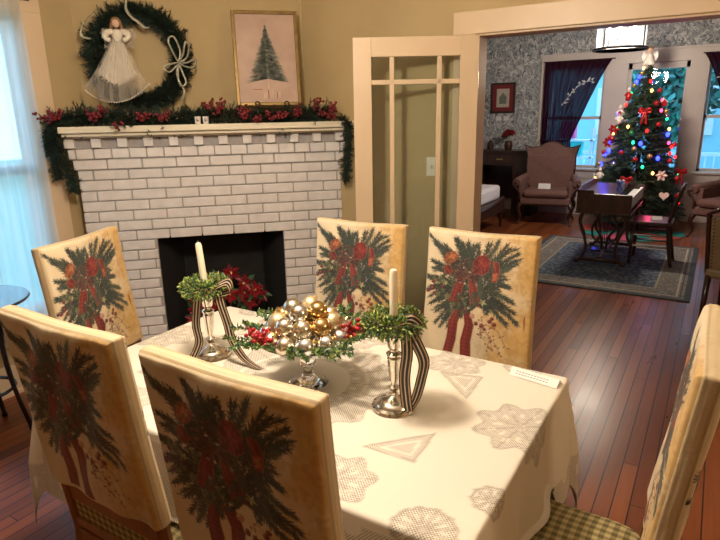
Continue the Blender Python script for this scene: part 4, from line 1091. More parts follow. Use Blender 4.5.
# two small painted glass tea light holders at the garland
for k, (s_, lb) in enumerate(((.757, 'small frosted tea light glass on the mantel edge, left of the pair'), (.805, 'small frosted tea light glass on the mantel edge, right of the pair'))):
    t = thing('tealight_holder', lb, 'candle holder', fl(s_, MT+.001, .115), fang, 'tea light glasses on the mantel')
    m = MB(); m.lathe([(0, 0), (.017, 0), (.019, .045), (.017, .045), (.015, .004), (0, .004)], n=14); m.build('cup', M['whitea'], t, smooth=True)
    m = MB(); m.bx(-.006, -.002, -.021, -.018, .01, .035); m.bx(-.006, .008, -.021, -.018, .02, .024); m.build('dark_pattern', M['stem'], t)

# poinsettias in the firebox
t = thing('poinsettia_arrangement', 'red poinsettia arrangement sitting inside the dark firebox', 'flowers', fl(.86, .012, -.17), fang)
m = MB(); m.lathe([(0, 0), (.09, 0), (.12, .15), (.125, .16), (.11, .16), (0, .15)], n=20); m.build('pot', M['stem'], t, smooth=True)
m = MB(); m2 = MB(); m3 = MB(); r5 = random.Random(4)
arc = [(-.26, .20), (-.22, .33), (-.17, .42), (-.06, .49), (.02, .52), (.11, .46), (.18, .40), (.22, .34), (.14, .30), (.0, .38), (-.11, .30), (.10, .38), (-.24, .27)]
for (x, z) in arc:
    c = Vector((x, -.05+r5.uniform(-.04, .04), z)); nrm = Vector((r5.uniform(-.5, .5), -1, r5.uniform(-.1, .6))).normalized(); u_ = nrm.orthogonal().normalized(); w_ = nrm.cross(u_)
    for k in range(11):
        a = 2*PI*k/11+r5.uniform(-.2, .2); L = .075 if k % 2 else .052; d = (u_*math.cos(a)+w_*math.sin(a)+nrm*.25).normalized(); m.leaf(c, d, nrm, L, .036)
    for k in range(5): m3.ball(c+nrm*.012+rv()*.008, .005, 6, 4)
    for k in range(5):
        a = r5.uniform(0, 6.28); d = (u_*math.cos(a)+w_*math.sin(a)-nrm*.2); m2.leaf(c-nrm*.02, d, nrm, .09, .04)
    m2.tube([(0, 0, .12), ((x)*.6, -.02, (z+.15)*.5), tuple(c)], .004, 5)
m.build('red_petals', M['petal'], t); m2.build('leaves', M['box2'], t); m3.build('flower_centres', M['golda'], t)

# ------------------------------------------------------------------ dining-room sheer curtain and rod
t = thing('sheer_curtain', 'white sheer curtain glowing in front of the left window', 'curtain', (XL+.07, 0, 0))
m = MB(); ys = np.linspace(WY0-.1, 1.965, 110); zs = np.linspace(.32, 2.33, 8); vs = []; fs = []
for z in zs:
    for y in ys: vs.append((.014*math.sin(y*55)+.010*math.sin(y*23+z), y, z))
n_ = len(ys)
for i in range(len(zs)-1):
    for j in range(n_-1): a = i*n_+j; fs.append((a, a+1, a+n_+1, a+n_))
m.add(vs, fs); m.build('sheer_panel', M['sheer'], t, smooth=2)
m = MB(); m.tube([(0, WY0-.2, 2.34), (0, 2.05, 2.34)], .008, 8); m.tube([(-.05, 2.02, 2.34), (0, 2.02, 2.34)], .006, 6); m.ball((0, 2.06, 2.34), .018, 10, 8); m.bx(-.05, -.04, 1.99, 2.05, 2.28, 2.37); m.build('curtain_rod', M['iron'], t, smooth=True)

# dark plant stand at the left edge
t = thing('plant_stand', 'dark round-topped plant stand by the left window', 'table', (-3.13, 1.27, 0))
m = MB(); m.lathe([(0, .725), (.24, .725), (.285, .735), (.29, .742), (.285, .75), (0, .75)], n=40); m.build('table_top', M['black'], t, smooth=True)
m = MB(); m.lathe([(0, .66), (.2, .66), (.2, .725), (0, .725)], n=24); m.build('apron', M['black'], t, smooth=True)
for k in range(4):
    a = PI/4+k*PI/2; c, s = math.cos(a), math.sin(a)
    m = MB(); m.tube(spline([(c*.15, s*.15, .70), (c*.13, s*.13, .5), (c*.15, s*.15, .25), (c*.20, s*.20, .0)], 5), [.018]*5+[.014]*5+[.012]*5+[.016], 8); m.build('leg', M['black'], t, smooth=2)
m = MB(); P = [(.15*math.cos(a), .15*math.sin(a), .26) for a in np.linspace(0, 2*PI, 25)]; m.tube(P, .009, 6); m.build('stretcher', M['black'], t)

# ------------------------------------------------------------------ back room
RX0, RX1, RY0, RY1 = -1.76, -.04, 5.435, 7.72
m = MB(); m.bx(-(RX1-RX0)/2, (RX1-RX0)/2, -(RY1-RY0)/2, (RY1-RY0)/2, 0, .010)
o = m.build('area_rug', rug_mat(RX0, RX1, RY0, RY1), loc=((RX0+RX1)/2, (RY0+RY1)/2, .001), bevel=.003); tag(o, 'blue and beige persian style rug on the back room floor', 'rug')

# melodeon
t = thing('melodeon', 'small antique wooden reed organ with lyre legs standing on the rug', 'organ', (-.935, 6.31, .011))
m = MB()
m.bx(-.265, .265, 0, .03, .565, .765); m.bx(-.265, .265, 1.02, 1.05, .565, .765); m.bx(-.265, .20, .03, 1.02, .565, .60); m.bx(-.265, -.24, .03, 1.02, .60, .765); m.bx(-.24, .10, .03, 1.02, .72, .765)
m.bx(.18, .20, .03, 1.02, .60, .66); m.bx(-.275, .27, -.008, 1.058, .555, .57)
m.build('case', M['brown'], t, bevel=.004)
m = MB(); m.prism([(0, .765), (1.05, .765), (1.05, .80), (.9, .83), (.15, .83), (0, .80)], -.265, -.245, 'x'); m.bx(-.265, -.10, 0, .02, .765, .80); m.build('top_gallery', M['brown'], t, bevel=.003)
m = MB(); m.bx(.10, .215, .05, 1.0, .66, .70)
for k in range(32): y = .055+k*.0295; m.bx(.09, .235, y, y+.027, .70, .712)
m.build('white_keys', M['ivory'], t)
m = MB()
for k in range(32):
    if k % 7 in (0, 1, 3, 4, 5): y = .055+k*.0295+.020; m.bx(.09, .17, y, y+.014, .712, .722)
m.build('black_keys', M['black'], t)
m = MB(); m.bx(.235, .262, .03, 1.02, .62, .735); m.build('key_slip', M['white'], t, bevel=.003)
for yy in (.06, .97):
    for sx in (-1, 1):
        m = MB(); m.tube(spline([(sx*.20, yy, .56), (sx*.225, yy, .46), (sx*.17, yy, .30), (sx*.15, yy, .16), (sx*.20, yy, .05), (sx*.245, yy, .02), (sx*.235, yy, .045)], 6), [.024]*6+[.022]*6+[.017]*6+[.018]*6+[.02]*12+[.014], 8, flat=.8); m.build('leg', M['brown'], t, smooth=2)
    m = MB(); m.tube([(-.2, yy, .055), (.2, yy, .055)], .022, 8); m.build('foot_rail', M['brown'], t, smooth=2)
m = MB(); m.tube([(0, .06, .07), (0, .97, .07)], .018, 8); m.build('stretcher', M['brown'], t)
m = MB()
for sx in (-1, 1): m.tube(spline([(sx*.05, .30, .56), (sx*.09, .30, .46), (sx*.10, .30, .36), (sx*.04, .30, .26), (sx*.02, .30, .12)], 6), .014, 8); m.tube(spline([(sx*.09, .28, .46), (sx*.13, .28, .36), (sx*.12, .28, .26), (sx*.07, .28, .22), (sx*.05, .28, .26)], 6), .012, 8)
for x in (-.02, 0, .02): m.tube([(x, .30, .56), (x, .30, .2)], .004, 5)
m.bx(-.12, -.02, .2, .34, .11, .13); m.bx(.02, .12, .2, .34, .11, .13)
m.build('lyre_pedals', M['dark'], t, smooth=True)
t = thing('glass_vase', 'small blue glass ornament standing on top of the reed organ', 'vase', (-.83, 6.62, .777))
m = MB(); m.lathe([(0, 0), (.03, 0), (.035, .02), (.02, .05), (.03, .08), (.045, .10), (.03, .11), (0, .105)], n=18); m.build('vase_body', M['blueglass'], t, smooth=True)
m = MB()
for k in range(6): a = k*1.05; m.leaf((0, 0, .1), (math.cos(a), math.sin(a), .5), (0, 0, 1), .05, .03)
m.build('vase_rim', M['white'], t)

# side chair at the melodeon, faces -x
t = thing('side_chair', 'dark wooden side chair pulled up to the organ, card on its seat', 'chair', (-.46, 6.78, .011), -PI/2)
for sx in (-1, 1):
    m = MB(); m.tube(spline([(sx*.18, .19, 0), (sx*.18, .15, .22), (sx*.18, .13, .44), (sx*.18, .16, .62), (sx*.17, .22, .84)], 4), .019, 8); m.build('leg', M['dark'], t, smooth=2)
    m = MB(); m.tube([(sx*.19, -.21, 0), (sx*.19, -.20, .44)], [.015, .021], 8); m.build('leg', M['dark'], t, smooth=2)
m = MB(); m.bx(-.21, .21, -.23, .16, .43, .465); m.build('seat', M['brown'], t, bevel=.008)
m = MB(); m.box((0, .205, .80), (.36, .02, .10), Rx(-.2)); m.box((0, .17, .64), (.34, .018, .05), Rx(-.2)); m.build('back_rail', M['dark'], t, bevel=.004)
m = MB(); m.tube([(-.19, -.205, .16), (.19, -.205, .16)], .011, 6); m.tube([(-.19, -.205, .28), (.19, -.205, .28)], .011, 6)
for sx in (-1, 1): m.tube([(sx*.19, -.205, .2), (sx*.18, .16, .2)], .011, 6); m.tube([(sx*.19, -.205, .32), (sx*.18, .145, .32)], .011, 6)
m.build('stretcher', M['dark'], t)
o = MB(); o.prism([(-.03, 0), (.03, 0), (0, .035)], -.05, .05, 'x'); o = o.build('seat_card', M['card'], loc=(-.46, 6.76, .478)); o.rotation_euler = (0, 0, .3); tag(o, 'white folded card lying on the seat of the wooden side chair', 'card')

# wing armchairs
def armchair(loc, rz, label):
    t = thing('wing_armchair', label, 'armchair', loc, rz)
    # local: faces -y
    out = [(-.27, .42), (-.33, .62), (-.345, .80), (-.34, .95), (-.365, 1.06), (-.395, 1.12), (-.35, 1.09), (-.28, 1.07), (-.17, 1.09), (-.07, 1.145), (0, 1.16), (.07, 1.145), (.17, 1.09), (.28, 1.07), (.35, 1.09), (.395, 1.12), (.365, 1.06), (.34, .95), (.345, .80), (.33, .62), (.27, .42)]
    def bend(vs): return [(x, y-.9*x*x+(z-.42)*.16, z) for x, y, z in vs]
    m = MB(); m.prism(out, .20, .30); m.v = bend(m.v); m.build('backrest', M['mauve'], t, bevel=.012)
    m = MB(); P = [(x, .25, z) for x, z in out]; m.tube(bend(P), .017, 8); m.build('back_trim', M['dark'], t, smooth=2)
    for sx in (-1, 1):
        m = MB(); m.tube(spline([(sx*.33, .24, .66), (sx*.37, .05, .64), (sx*.40, -.15, .62), (sx*.42, -.27, .60)], 5), [.05]*5+[.055]*5+[.06]*5+[.05], 12); m.bx(min(sx*.31, sx*.39), max(sx*.31, sx*.39), -.24, .24, .36, .62)
        m.build('arm', M['mauve'], t, smooth=True)
        m = MB(); m.tube(spline([(sx*.42, -.30, .60), (sx*.46, -.31, .58), (sx*.44, -.31, .54), (sx*.38, -.30, .46), (sx*.37, -.30, .36)], 5), .018, 8); m.build('arm_trim', M['dark'], t, smooth=2)
        for (y, a) in ((-.30, -.06), (.24, .05)):
            m = MB(); m.tube(spline([(sx*.34, y, .31), (sx*.37, y+a*.6, .22), (sx*.34, y+a*.3, .10), (sx*.37, y+a, .0)], 5), [.032]*5+[.026]*5+[.015]*5+[.02], 8); m.build('leg', M['dark'], t, smooth=2)
    m = MB(); m.bx(-.35, .35, -.33, .26, .29, .40); m.build('seat_base', M['mauve'], t, bevel=.02)
    m = MB(); m.bx(-.31, .31, -.36, .20, .40, .50); m.build('seat_cushion', M['mauve'], t, bevel=.04)
    m = MB(); m.bx(-.36, .36, -.335, -.32, .285, .305); m.build('seat_trim', M['dark'], t)
    return t
AC = armchair((-2.09, 8.75, .0), math.radians(8), 'mauve upholstered wing armchair left of the tree, white card on its seat')
dup(AC, (.30, 8.55, 0), math.radians(-28), 'mauve upholstered armchair at the right edge under the right window')
AC['group'] = 'matching mauve armchairs'
o = MB(); o.prism([(-.04, 0), (.04, 0), (0, .075)], -.085, .085, 'x'); o = o.build('seat_card', M['card'], loc=(-2.12, 8.66, .502)); o.rotation_euler = (0, 0, .1); tag(o, 'white folded card propped on the mauve armchair seat', 'card')

# dark desk at left with flowers
t = thing('wooden_desk', 'dark wooden desk with small brass-handled drawers against the wallpaper wall', 'desk', (-2.98, 9.06, 0))
m = MB(); m.bx(-.66, .60, 0, .5, .98, 1.02); m.build('desk_top', M['dark'], t, bevel=.004)
m = MB(); m.bx(.24, .56, .03, .48, 0, .98); m.bx(-.64, -.34, .03, .48, 0, .98); m.bx(-.34, .24, .03, .48, .78, .98); m.bx(-.34, .24, .44, .48, .2, .78); m.build('desk_case', M['dark'], t, bevel=.004)
for x0, x1 in ((-.16, .22), (-.60, -.20)):
    m = MB(); m.bx(x0, x1, .012, .03, .82, .94); dr = m.build('drawer', M['brown'], t, bevel=.003)
    m = MB(); m.bx((x0+x1)/2-.05, (x0+x1)/2+.05, -.004, .008, .87, .89); m.build('handle', M['brass'], dr)
t = thing('potted_flowers', 'red flowers in a small brown vase on the dark desk', 'flowers', (-2.88, 9.26, 1.021))
m = MB(); m.lathe([(0, 0), (.05, 0), (.07, .06), (.06, .12), (.045, .14), (0, .135)], n=16); m.build('vase', M['brown'], t, smooth=True)
m = MB(); m2 = MB()
for k in range(26):
    d = rv(); d.z = abs(d.z)+.2; c = Vector((0, 0, .18))+d*.09
    for q in range(6): m.leaf(c, rv(), rv(), .05, .03)
    m2.leaf(c-d*.03, rv(), rv(), .05, .025)
m.build('red_petals', M['petal'], t); m2.build('leaves', M['box2'], t)
t = thing('brown_jar', 'small brown lidded jar at the left of the dark desk top', 'jar', (-3.18, 9.26, 1.021))
m = MB(); m.lathe([(0, 0), (.04, 0), (.055, .05), (.045, .11), (.03, .12), (0, .12)], n=16); m.build('jar_body', M['brown'], t, smooth=True)
m = MB(); m.lathe([(0, .12), (.035, .12), (.03, .135), (.01, .145), (0, .155)], n=16); m.build('jar_lid', M['dark'], t, smooth=True)
# picture on the wallpaper
t = thing('wall_picture', 'small dark framed picture with red mat hanging on the wallpaper', 'picture', (-3.11, YW-.015, 1.83))
w_, h_ = .41, .48
m = MB(); m.bx(-w_/2, -w_/2+.035, -.012, .013, -h_/2, h_/2); m.bx(w_/2-.035, w_/2, -.012, .013, -h_/2, h_/2); m.bx(-w_/2+.035, w_/2-.035, -.012, .013, -h_/2, -h_/2+.035); m.bx(-w_/2+.035, w_/2-.035, -.012, .013, h_/2-.035, h_/2); m.build('frame', M['dark'], t, bevel=.004)
m = MB(); m.bx(-w_/2+.03, w_/2-.03, -.002, .010, -h_/2+.03, h_/2-.03); m.build('red_mat', plain('red_mat', (.20, .02, .025), .7), t)
m = MB(); m.bx(-.105, .105, -.004, -.002, -.145, .145); m.build('paper_print', plain('aged_paper', (.52, .48, .40), .7, var=.1), t)
m = MB(); m.add([(-.06, -.0045, -.09), (.06, -.0045, -.09), (.06, -.0045, .0), (-.06, -.0045, .0)], [(0, 1, 2, 3)]); m.add([(-.075, -.0045, .0), (.075, -.0045, .0), (0, -.0045, .085)], [(0, 1, 2)]); m.build('drawn_house', plain('grey_green_ink', (.18, .20, .17), .8, var=.4, sc=70), t)
for k, x in enumerate((-3.17, -3.04)):
    o = MB(); o.bx(-.045, .045, -.004, .004, -.035, .035); o = o.build('label_card', M['card'], loc=(x, YW-.006, 1.505)); tag(o, ('left' if k == 0 else 'right')+' small paper label pinned on the wallpaper under the picture', 'label', 'paper labels under the wall picture')
# bench with white cushion
t = thing('upholstered_bench', 'dark carved bench with a white cushion beside the doorway edge', 'bench', (-3.05, 7.35, 0))
m = MB(); m.bx(-.6, .52, -.55, .75, .22, .40); m.build('bench_frame', M['dark'], t, bevel=.01)
for sx in (-.55, .48):
    for yy in (-.5, .7): m = MB(); m.tube([(sx, yy, .24), (sx, yy, 0)], [.035, .02], 8); m.build('leg', M['dark'], t)
m = MB(); m.bx(-.58, .46, -.52, .72, .40, .60); m.build('seat_cushion', M['white'], t, bevel=.04)
m = MB(); m.tube(spline([(.50, -.52, .34), (.52, -.2, .36), (.52, .3, .38), (.50, .72, .42)], 5), .03, 8); m.build('side_rail', M['dark'], t, smooth=2)

# tan leather chair at the right edge
t = thing('leather_chair', 'tan leather chair with nailhead trim and carved dark frame at the right edge', 'chair', (.335, 4.95, 0), math.radians(-14))
m = MB()
m.prism([(-.24, .44), (-.26, .86), (.26, .86), (.24, .44)], -.20, -.17); m.v = [(x, y-(z-.44)*.12, z) for x, y, z in m.v]; m.build('backrest', M['tan'], t, bevel=.012)
m = MB(); P = [(-.235, -.185, .36), (-.25, -.185, .44), (-.275, -.185, .88), (-.2, -.185, .92), (0, -.185, .95), (.2, -.185, .92), (.275, -.185, .88), (.25, -.185, .44), (.235, -.185, .36)]; P = [(x, y-(z-.44)*.12, z) for x, y, z in P]; m.tube(P, .019, 8); m.build('back_frame', M['dark'], t, smooth=2)
m = MB()
for k in range(16):
    z = .46+k*.026
    for sx in (-1, 1): m.ball((sx*(.222+.012*(z-.44)/.42), -.202-(z-.44)*.12, z), .006, 6, 4)
m.build('nailheads', M['iron'], t)
m = MB(); m.bx(-.26, .26, -.22, .28, .40, .47); m.build('seat', M['tan'], t, bevel=.02)
for sx in (-1, 1):
    m = MB(); m.tube(spline([(sx*.25, -.21, .64), (sx*.29, -.05, .68), (sx*.31, .15, .66), (sx*.33, .26, .64), (sx*.33, .27, .60)], 5), .018, 8); m.tube([(sx*.30, .14, .66), (sx*.25, .18, .44)], .015, 8); m.build('arm', M['dark'], t, smooth=2)
    for yy in (-.2, .24): m = MB(); m.tube([(sx*.235, yy, .42), (sx*.24, yy*1.15, 0)], [.023, .016], 8); m.build('leg', M['dark'], t, smooth=2)

# purple curtains
def drape(name, label, x0, x1, tie, side):
    t = thing(name, label, 'curtain', (0, YW-.08, 0))
    m = MB(); n_ = 90; zs = [2.335, 2.25, 2.1, 1.9, 1.7, 1.5, 1.3, 1.16, 1.0, .8, .6, .45]; vs = []; fs = []
    for z in zs:
        f_ = max(0, (2.335-z)/(2.335-1.16))
        for j in range(n_+1):
            u_ = j/n_
            if side < 0:   # gathered toward the left
                a = x0; b = x1+(tie-x1)*min(1, f_)**.85 if f_ <= 1 else tie+.10*(f_-1)
            else:
                b = x1; a = x0+(tie-x0)*min(1, f_)**.85 if f_ <= 1 else tie-.10*(f_-1)
            x = a+(b-a)*u_; vs.append((x, .018*math.sin(u_*2*PI*11+.5*f_), z))
    for i in range(len(zs)-1):
        for j in range(n_): a = i*(n_+1)+j; fs.append((a, a+1, a+n_+2, a+n_+1))
    m.add(vs, fs); m.build('curtain_panel', M['purple'], t, smooth=2)
    m = MB(); m.tube([(x0-.02, 0, 2.34), (x1+.04, 0, 2.34)], .008, 8); m.build('curtain_rod', M['iron'], t)
    m = MB(); e = (x0, tie) if side < 0 else (tie, x1); m.tube([(e[0], -.03, 1.16), ((e[0]+e[1])/2, -.045, 1.14), (e[1], -.03, 1.17)], .016, 8); m.build('tieback', M['purple'], t)
    m = MB(); r6 = random.Random(3)
    for k in range(22):
        f_ = k/21; xx = (x0+.30+.45*f_) if side < 0 else (x1-.30-.45*f_); zz = 1.70+.33*math.sin(f_*PI*.6)+r6.uniform(-.03, .03); m.leaf((xx, -.035, zz), (r6.uniform(-1, 1), 0, r6.uniform(-.2, 1)), (0, 1, 0), .045, .02)
    m.tube([((x0+.30+.45*k/21) if side < 0 else (x1-.30-.45*k/21), -.033, 1.70+.33*math.sin(k/21*PI*.6)) for k in range(22)], .003, 4)
    m.build('silver_embroidery', M['whitea'], t)
drape('purple_curtain', 'dark purple sheer curtain tied back over the left window behind the armchair', -2.44, -1.47, -1.98, -1)
drape('purple_curtain', 'dark purple sheer curtain swept back over the right window at the picture edge', -.30, .66, .2, 1)

# chandelier
t = thing('chandelier', 'black framed drum chandelier with crystal glass and lit bulbs', 'chandelier', (-1.06, 7.3, 2.25))
m = MB(); m.lathe([(.275, 0), (.29, 0), (.29, .022), (.275, .022), (.275, 0)], n=36); m.build('bottom_ring', M['iron'], t)
m = MB(); m.lathe([(.275, .27), (.29, .27), (.29, .29), (.275, .29), (.275, .27)], n=36)
for k in range(4): a = yaw+PI/6+k*PI/2; m.bx(0.282*math.cos(a)-.007, 0.282*math.cos(a)+.007, 0.282*math.sin(a)-.007, 0.282*math.sin(a)+.007, .01, .28)
m.build('drum_frame', M['iron'], t)
m = MB()
for k in range(18):
    a = 2*PI*k/18; m.box((.25*math.cos(a), .25*math.sin(a), .15), (.004, .075, .22), Rz(a))
m.build('crystal_panel', sheer_mat('crystal_glass', (.8, .84, .88), .66, .6), t)
m = MB(); m.tube([(0, 0, .08), (0, 0, .595)], .008, 8); m.lathe([(0, .58), (.07, .58), (.07, .60), (0, .60)], n=20)
for k in range(4): a = k*PI/2; m.tube([(0, 0, .12), (.13*math.cos(a), .13*math.sin(a), .12), (.13*math.cos(a), .13*math.sin(a), .16)], .006, 6); m.tube([(0, 0, .28), (.28*math.cos(a), .28*math.sin(a), .28)], .005, 6)
m.build('stem', M['iron'], t)
for k in range(4):
    a = k*PI/2; m = MB(); m.ball((.13*math.cos(a), .13*math.sin(a), .205), .028, 12, 10, (1, 1, 1.5)); m.build('bulb', emis('bulb_glow', (1, .93, .82), 30) if k == 0 else bpy.data.materials['bulb_glow'], t, smooth=2)

# ------------------------------------------------------------------ Christmas tree
TX, TY = -.90, 8.72
t = thing('christmas_tree', 'tall decorated Christmas tree in front of the back room windows', 'tree', (TX, TY, 0))
m = MB(); m.tube([(0, 0, .02), (0, 0, 2.15)], [.04, .008], 8); m.build('trunk', M['stem'], t)
def trad(z): return max(.02, .66*(1-(z-.18)/2.06)**.85)
m = MB(); rt_ = random.Random(12)
for i in range(1150):
    f_ = 1-(rt_.random())**.62; z = .22+1.95*f_; a = rt_.uniform(0, 2*PI); R_ = trad(z)*rt_.uniform(.82, 1.10)
    d = Vector((math.cos(a), math.sin(a), -.18)).normalized(); p0 = Vector((0, 0, z+.1*R_)); L = R_; s0 = .35 if R_ > .2 else .1
    m.tube([p0+d*L*s0, p0+d*L], [.004, .0015], 3, cap=False)
    nn = int(26+R_*60)
    for j in range(nn):
        q = p0+d*L*(s0+(1-s0)*(j+1)/nn); e = rv(); e = (e-d*e.dot(d)).normalized(); m.needle(q, e+d*.7, .055*(1-.3*j/nn), .0042)
m.build('needle_foliage', M['pine'], t)
m = MB()
for a in (0, PI/2): m.box((0, 0, .03), (.5, .05, .04), Rz(a))
m.build('tree_stand', M['brown'], t)
# skirt of coloured felt panels
sk = thing('tree_skirt', 'round patchwork felt tree skirt in teal, pink and red around the tree base', 'tree skirt', (-.88, 8.46, .002))
vs = {}; cols3 = ['teal', 'pink', 'teal', 'orange', 'teal', 'orange', 'pink', 'teal', 'pink', 'orange']
for k in range(10):
    m = MB(); n_ = 8; q = []
    for j in range(n_+1):
        a = -PI/2+2*PI*(k+j/n_)/10-1.2; q.append((.66*math.cos(a), .66*math.sin(a), 0)); 
    m.add([(0, 0, .006)]+[(x, y, .006) for x, y, _ in q]+[(0, 0, 0)]+q, [tuple(range(0, n_+2)), tuple(range(n_+2, 2*n_+4))[::-1]]+[(1+j, n_+3+j, n_+4+j, 2+j) for j in range(n_)]); m.build('felt_panel', M[cols3[k]], sk)
# string lights
ls = thing('string_lights', 'multicoloured string lights glowing on the Christmas tree', 'string lights', (TX, TY, 0))
LC = {'blue': (.012, .02, 1.0), 'red': (1.0, .012, .012), 'green': (.01, .65, .2), 'warm': (1.0, .5, .12), 'pink': (1.0, .05, .16)}
EM = {k: emis('bulb_'+k, c, 9 if k == 'blue' else 3) for k, c in LC.items()}
# camera-side direction
toc = Vector((-TX, -TY, 0)).normalized(); ca = math.atan2(toc.y, toc.x)
def tree_pt(px, z, push=1.0):
    """point on the tree's surface, px = lateral offset as a share of the radius (-1..1) seen from the room"""
    R_ = trad(z)*push; a = ca + math.asin(max(-.98, min(.98, px))); return Vector((R_*math.cos(a), R_*math.sin(a), z))
def lat(pxl, pyl):
    """photo spot on the tree -> share of radius and height"""
    z = 2.41-(pyl-45)*(2.41-.30)/(205-45); R_ = trad(z)
    off = (pxl-(653-(pyl-45)*.045))/58.5
    return max(-.97, min(.97, off/max(R_, .05)*.98)), z
bulbs = [('blue', 641, 79), ('blue', 629, 80), ('red', 654, 79), ('warm', 655, 88), ('green', 633, 90), ('red', 634, 101), ('pink', 668, 97), ('blue', 640, 74), ('green', 621, 117), ('green', 630, 123), ('warm', 640, 122), ('red', 653, 126), ('red', 612, 117), ('blue', 608, 138), ('blue', 627, 146), ('blue', 649, 138), ('blue', 667, 130), ('pink', 668, 138), ('red', 670, 142), ('red', 669, 148),
         ('green', 651, 160), ('warm', 658, 166), ('green', 637, 183), ('red', 650, 187), ('pink', 647, 184), ('blue', 621, 188), ('warm', 627, 133), ('pink', 662, 107), ('green', 672, 115), ('warm', 677, 125), ('blue', 612, 150), ('red', 680, 152), ('warm', 615, 129), ('blue', 636, 147), ('green', 644, 137), ('warm', 643, 66), ('red', 648, 108), ('red', 676, 195), ('blue', 600, 160), ('green', 685, 168), ('warm', 604, 175), ('red', 640, 200), ('green', 622, 172), ('blue', 661, 152)]
for k, (c, x, y) in enumerate(bulbs):
    u_, z = lat(x, y); p = tree_pt(u_, z, 1.04); m = MB(); m.ball(p, .024 if c == 'blue' else .018, 10, 8, (1, 1, 1.3)); m.build('bulb', EM[c], ls, smooth=2)
m = MB(); P = []
for i in range(260):
    f_ = i/259; z = .35+1.75*f_; a = f_*2*PI*9; P.append((trad(z)*.93*math.cos(a), trad(z)*.93*math.sin(a), z))
m.tube(P, .0035, 4); m.build('light_wire', M['box2'], ls)
for c, x, y, e in (('blue', 630, 110, .5), ('red', 662, 140, .6), ('pink', 655, 175, .5)):
    u_, z = lat(x, y); p = tree_pt(u_, z, 1.45)+Vector((TX, TY, 0)); l = bpy.data.lights.new('tree_glow', 'POINT'); l.color = LC[c]; l.energy = e; l.shadow_soft_size = .06; ob = bpy.data.objects.new('tree_glow', l); ob.location = p; C.objects.link(ob)

# ornaments (each hangs on the tree: its own thing)
def orn(name, x, y, build, label, cat='ornament', push=1.10, group=None):
    u_, z = lat(x, y); p = tree_pt(u_, z, push)+Vector((TX, TY, 0)); o = thing(name, label, cat, p, ca+PI/2, group); build(o); return o   # local -y faces the room
def b_ball(mat, r=.032):
    def f(o):
        m = MB(); m.ball((0, 0, 0), r, 14, 10); m.build('ball_body', M[mat], o, smooth=2); m = MB(); m.lathe([(0, r*.95), (.008, r*.95), (.008, r*1.2), (0, r*1.2)], n=8); m.build('hanger_cap', M['cap'], o)
    return f
def b_heart(o):
    out = []
    for k in range(30): a = 2*PI*k/30; out.append((.0036*16*math.sin(a)**3, .0036*(13*math.cos(a)-5*math.cos(2*a)-2*math.cos(3*a)-math.cos(4*a))))
    m = MB(); m.prism(out, -.012, .012); m.build('heart_body', M['whitea'], o, bevel=.005); m = MB(); m.tube([(0, 0, .02), (0, 0, .06)], .0015, 4); m.build('hanging_loop', M['golda'], o)
def b_star(mat):
    def f(o):
        m = MB()
        for k in range(6): a = 2*PI*k/6; m.leaf((0, -.01, 0), (math.cos(a), -.2, math.sin(a)), (0, -1, 0), .075, .045)
        m.build('petals', M[mat], o, solid=.002); m = MB(); m.ball((0, -.02, 0), .016, 8, 6); m.build('centre', M['golda'], o)
    return f
def b_bow(o):
    m = MB()
    for sx in (-1, 1):
        m.strip(spline([(0, -.01, 0), (sx*.05, -.04, .03), (sx*.075, -.02, 0), (sx*.04, -.01, -.015), (0, -.01, 0)], 6), (0, .3, 1), .035, 1)
    m.build('bow_loops', M['reda'], o, smooth=2, solid=.002)
    m = MB()
    for sx in (-1, 1): m.strip(spline([(sx*.005, -.012, 0), (sx*.02, -.025, -.08), (sx*.03, -.02, -.17)], 6), (1, 0, 0), .026, 1)
    m.build('bow_tails', M['reda'], o, smooth=2, solid=.002)
def b_figure(body, hat):
    def f(o):
        m = MB(); m.lathe([(0, -.07), (.035, -.07), (.038, -.04), (.028, .0), (.02, .02), (0, .022)], n=12); m.build('body', M[body], o, smooth=2)
        for sx in (-1, 1): m = MB(); m.tube([(sx*.022, 0, .005), (sx*.05, -.01, -.025)], .011, 6); m.build('arm', M[body], o)
        m = MB(); m.ball((0, 0, .04), .022, 10, 8); m.build('head', M['skin'], o, smooth=2); m = MB(); m.lathe([(0, .05), (.024, .05), (.014, .07), (0, .09)], n=10); m.build('hat', M[hat], o)
    return f
def b_house(o):
    m = MB(); m.prism([(-.035, -.04), (.035, -.04), (.035, .01), (0, .045), (-.035, .01)], -.02, .02); m.build('house_body', M['reda'], o); m = MB(); m.box((-.02, 0, .032), (.055, .05, .008), Ry(-.78)); m.box((.02, 0, .032), (.055, .05, .008), Ry(.78)); m.build('snowy_roof', M['whitea'], o)
def b_icicle(o):
    m = MB(); m.lathe([(0, -.12), (.006, -.08), (.012, 0), (.009, .03), (0, .035)], n=8); m.build('icicle_body', M['whitea'], o, smooth=2); m = MB(); m.tube([(0, 0, .03), (0, 0, .06)], .0015, 4); m.build('hanging_loop', M['golda'], o)
orn('bow_ornament', 651, 107, b_bow, 'large red ribbon bow in the upper middle of the Christmas tree', 'bow')
orn('bow_ornament', 641, 172, b_bow, 'curled red ribbon bow in the lower middle of the Christmas tree', 'bow')
orn('bow_ornament', 683, 166, b_bow, 'red ribbon bow on the lower right branches of the Christmas tree', 'bow')
orn('heart_ornament', 665, 187, b_heart, 'white heart ornament hanging low on the right of the Christmas tree')
orn('flower_ornament', 663, 168, b_star('whitea'), 'cream poinsettia ornament low on the right of the Christmas tree')
orn('flower_ornament', 613, 125, b_star('reda'), 'red flower ornament on the left edge of the Christmas tree')
orn('flower_ornament', 601, 138, b_star('reda'), 'red flower ornament at the far left edge beside a blue light')
orn('figure_ornament', 641, 90, b_figure('reda', 'whitea'), 'red and white santa figure ornament near the tree top', push=1.2)
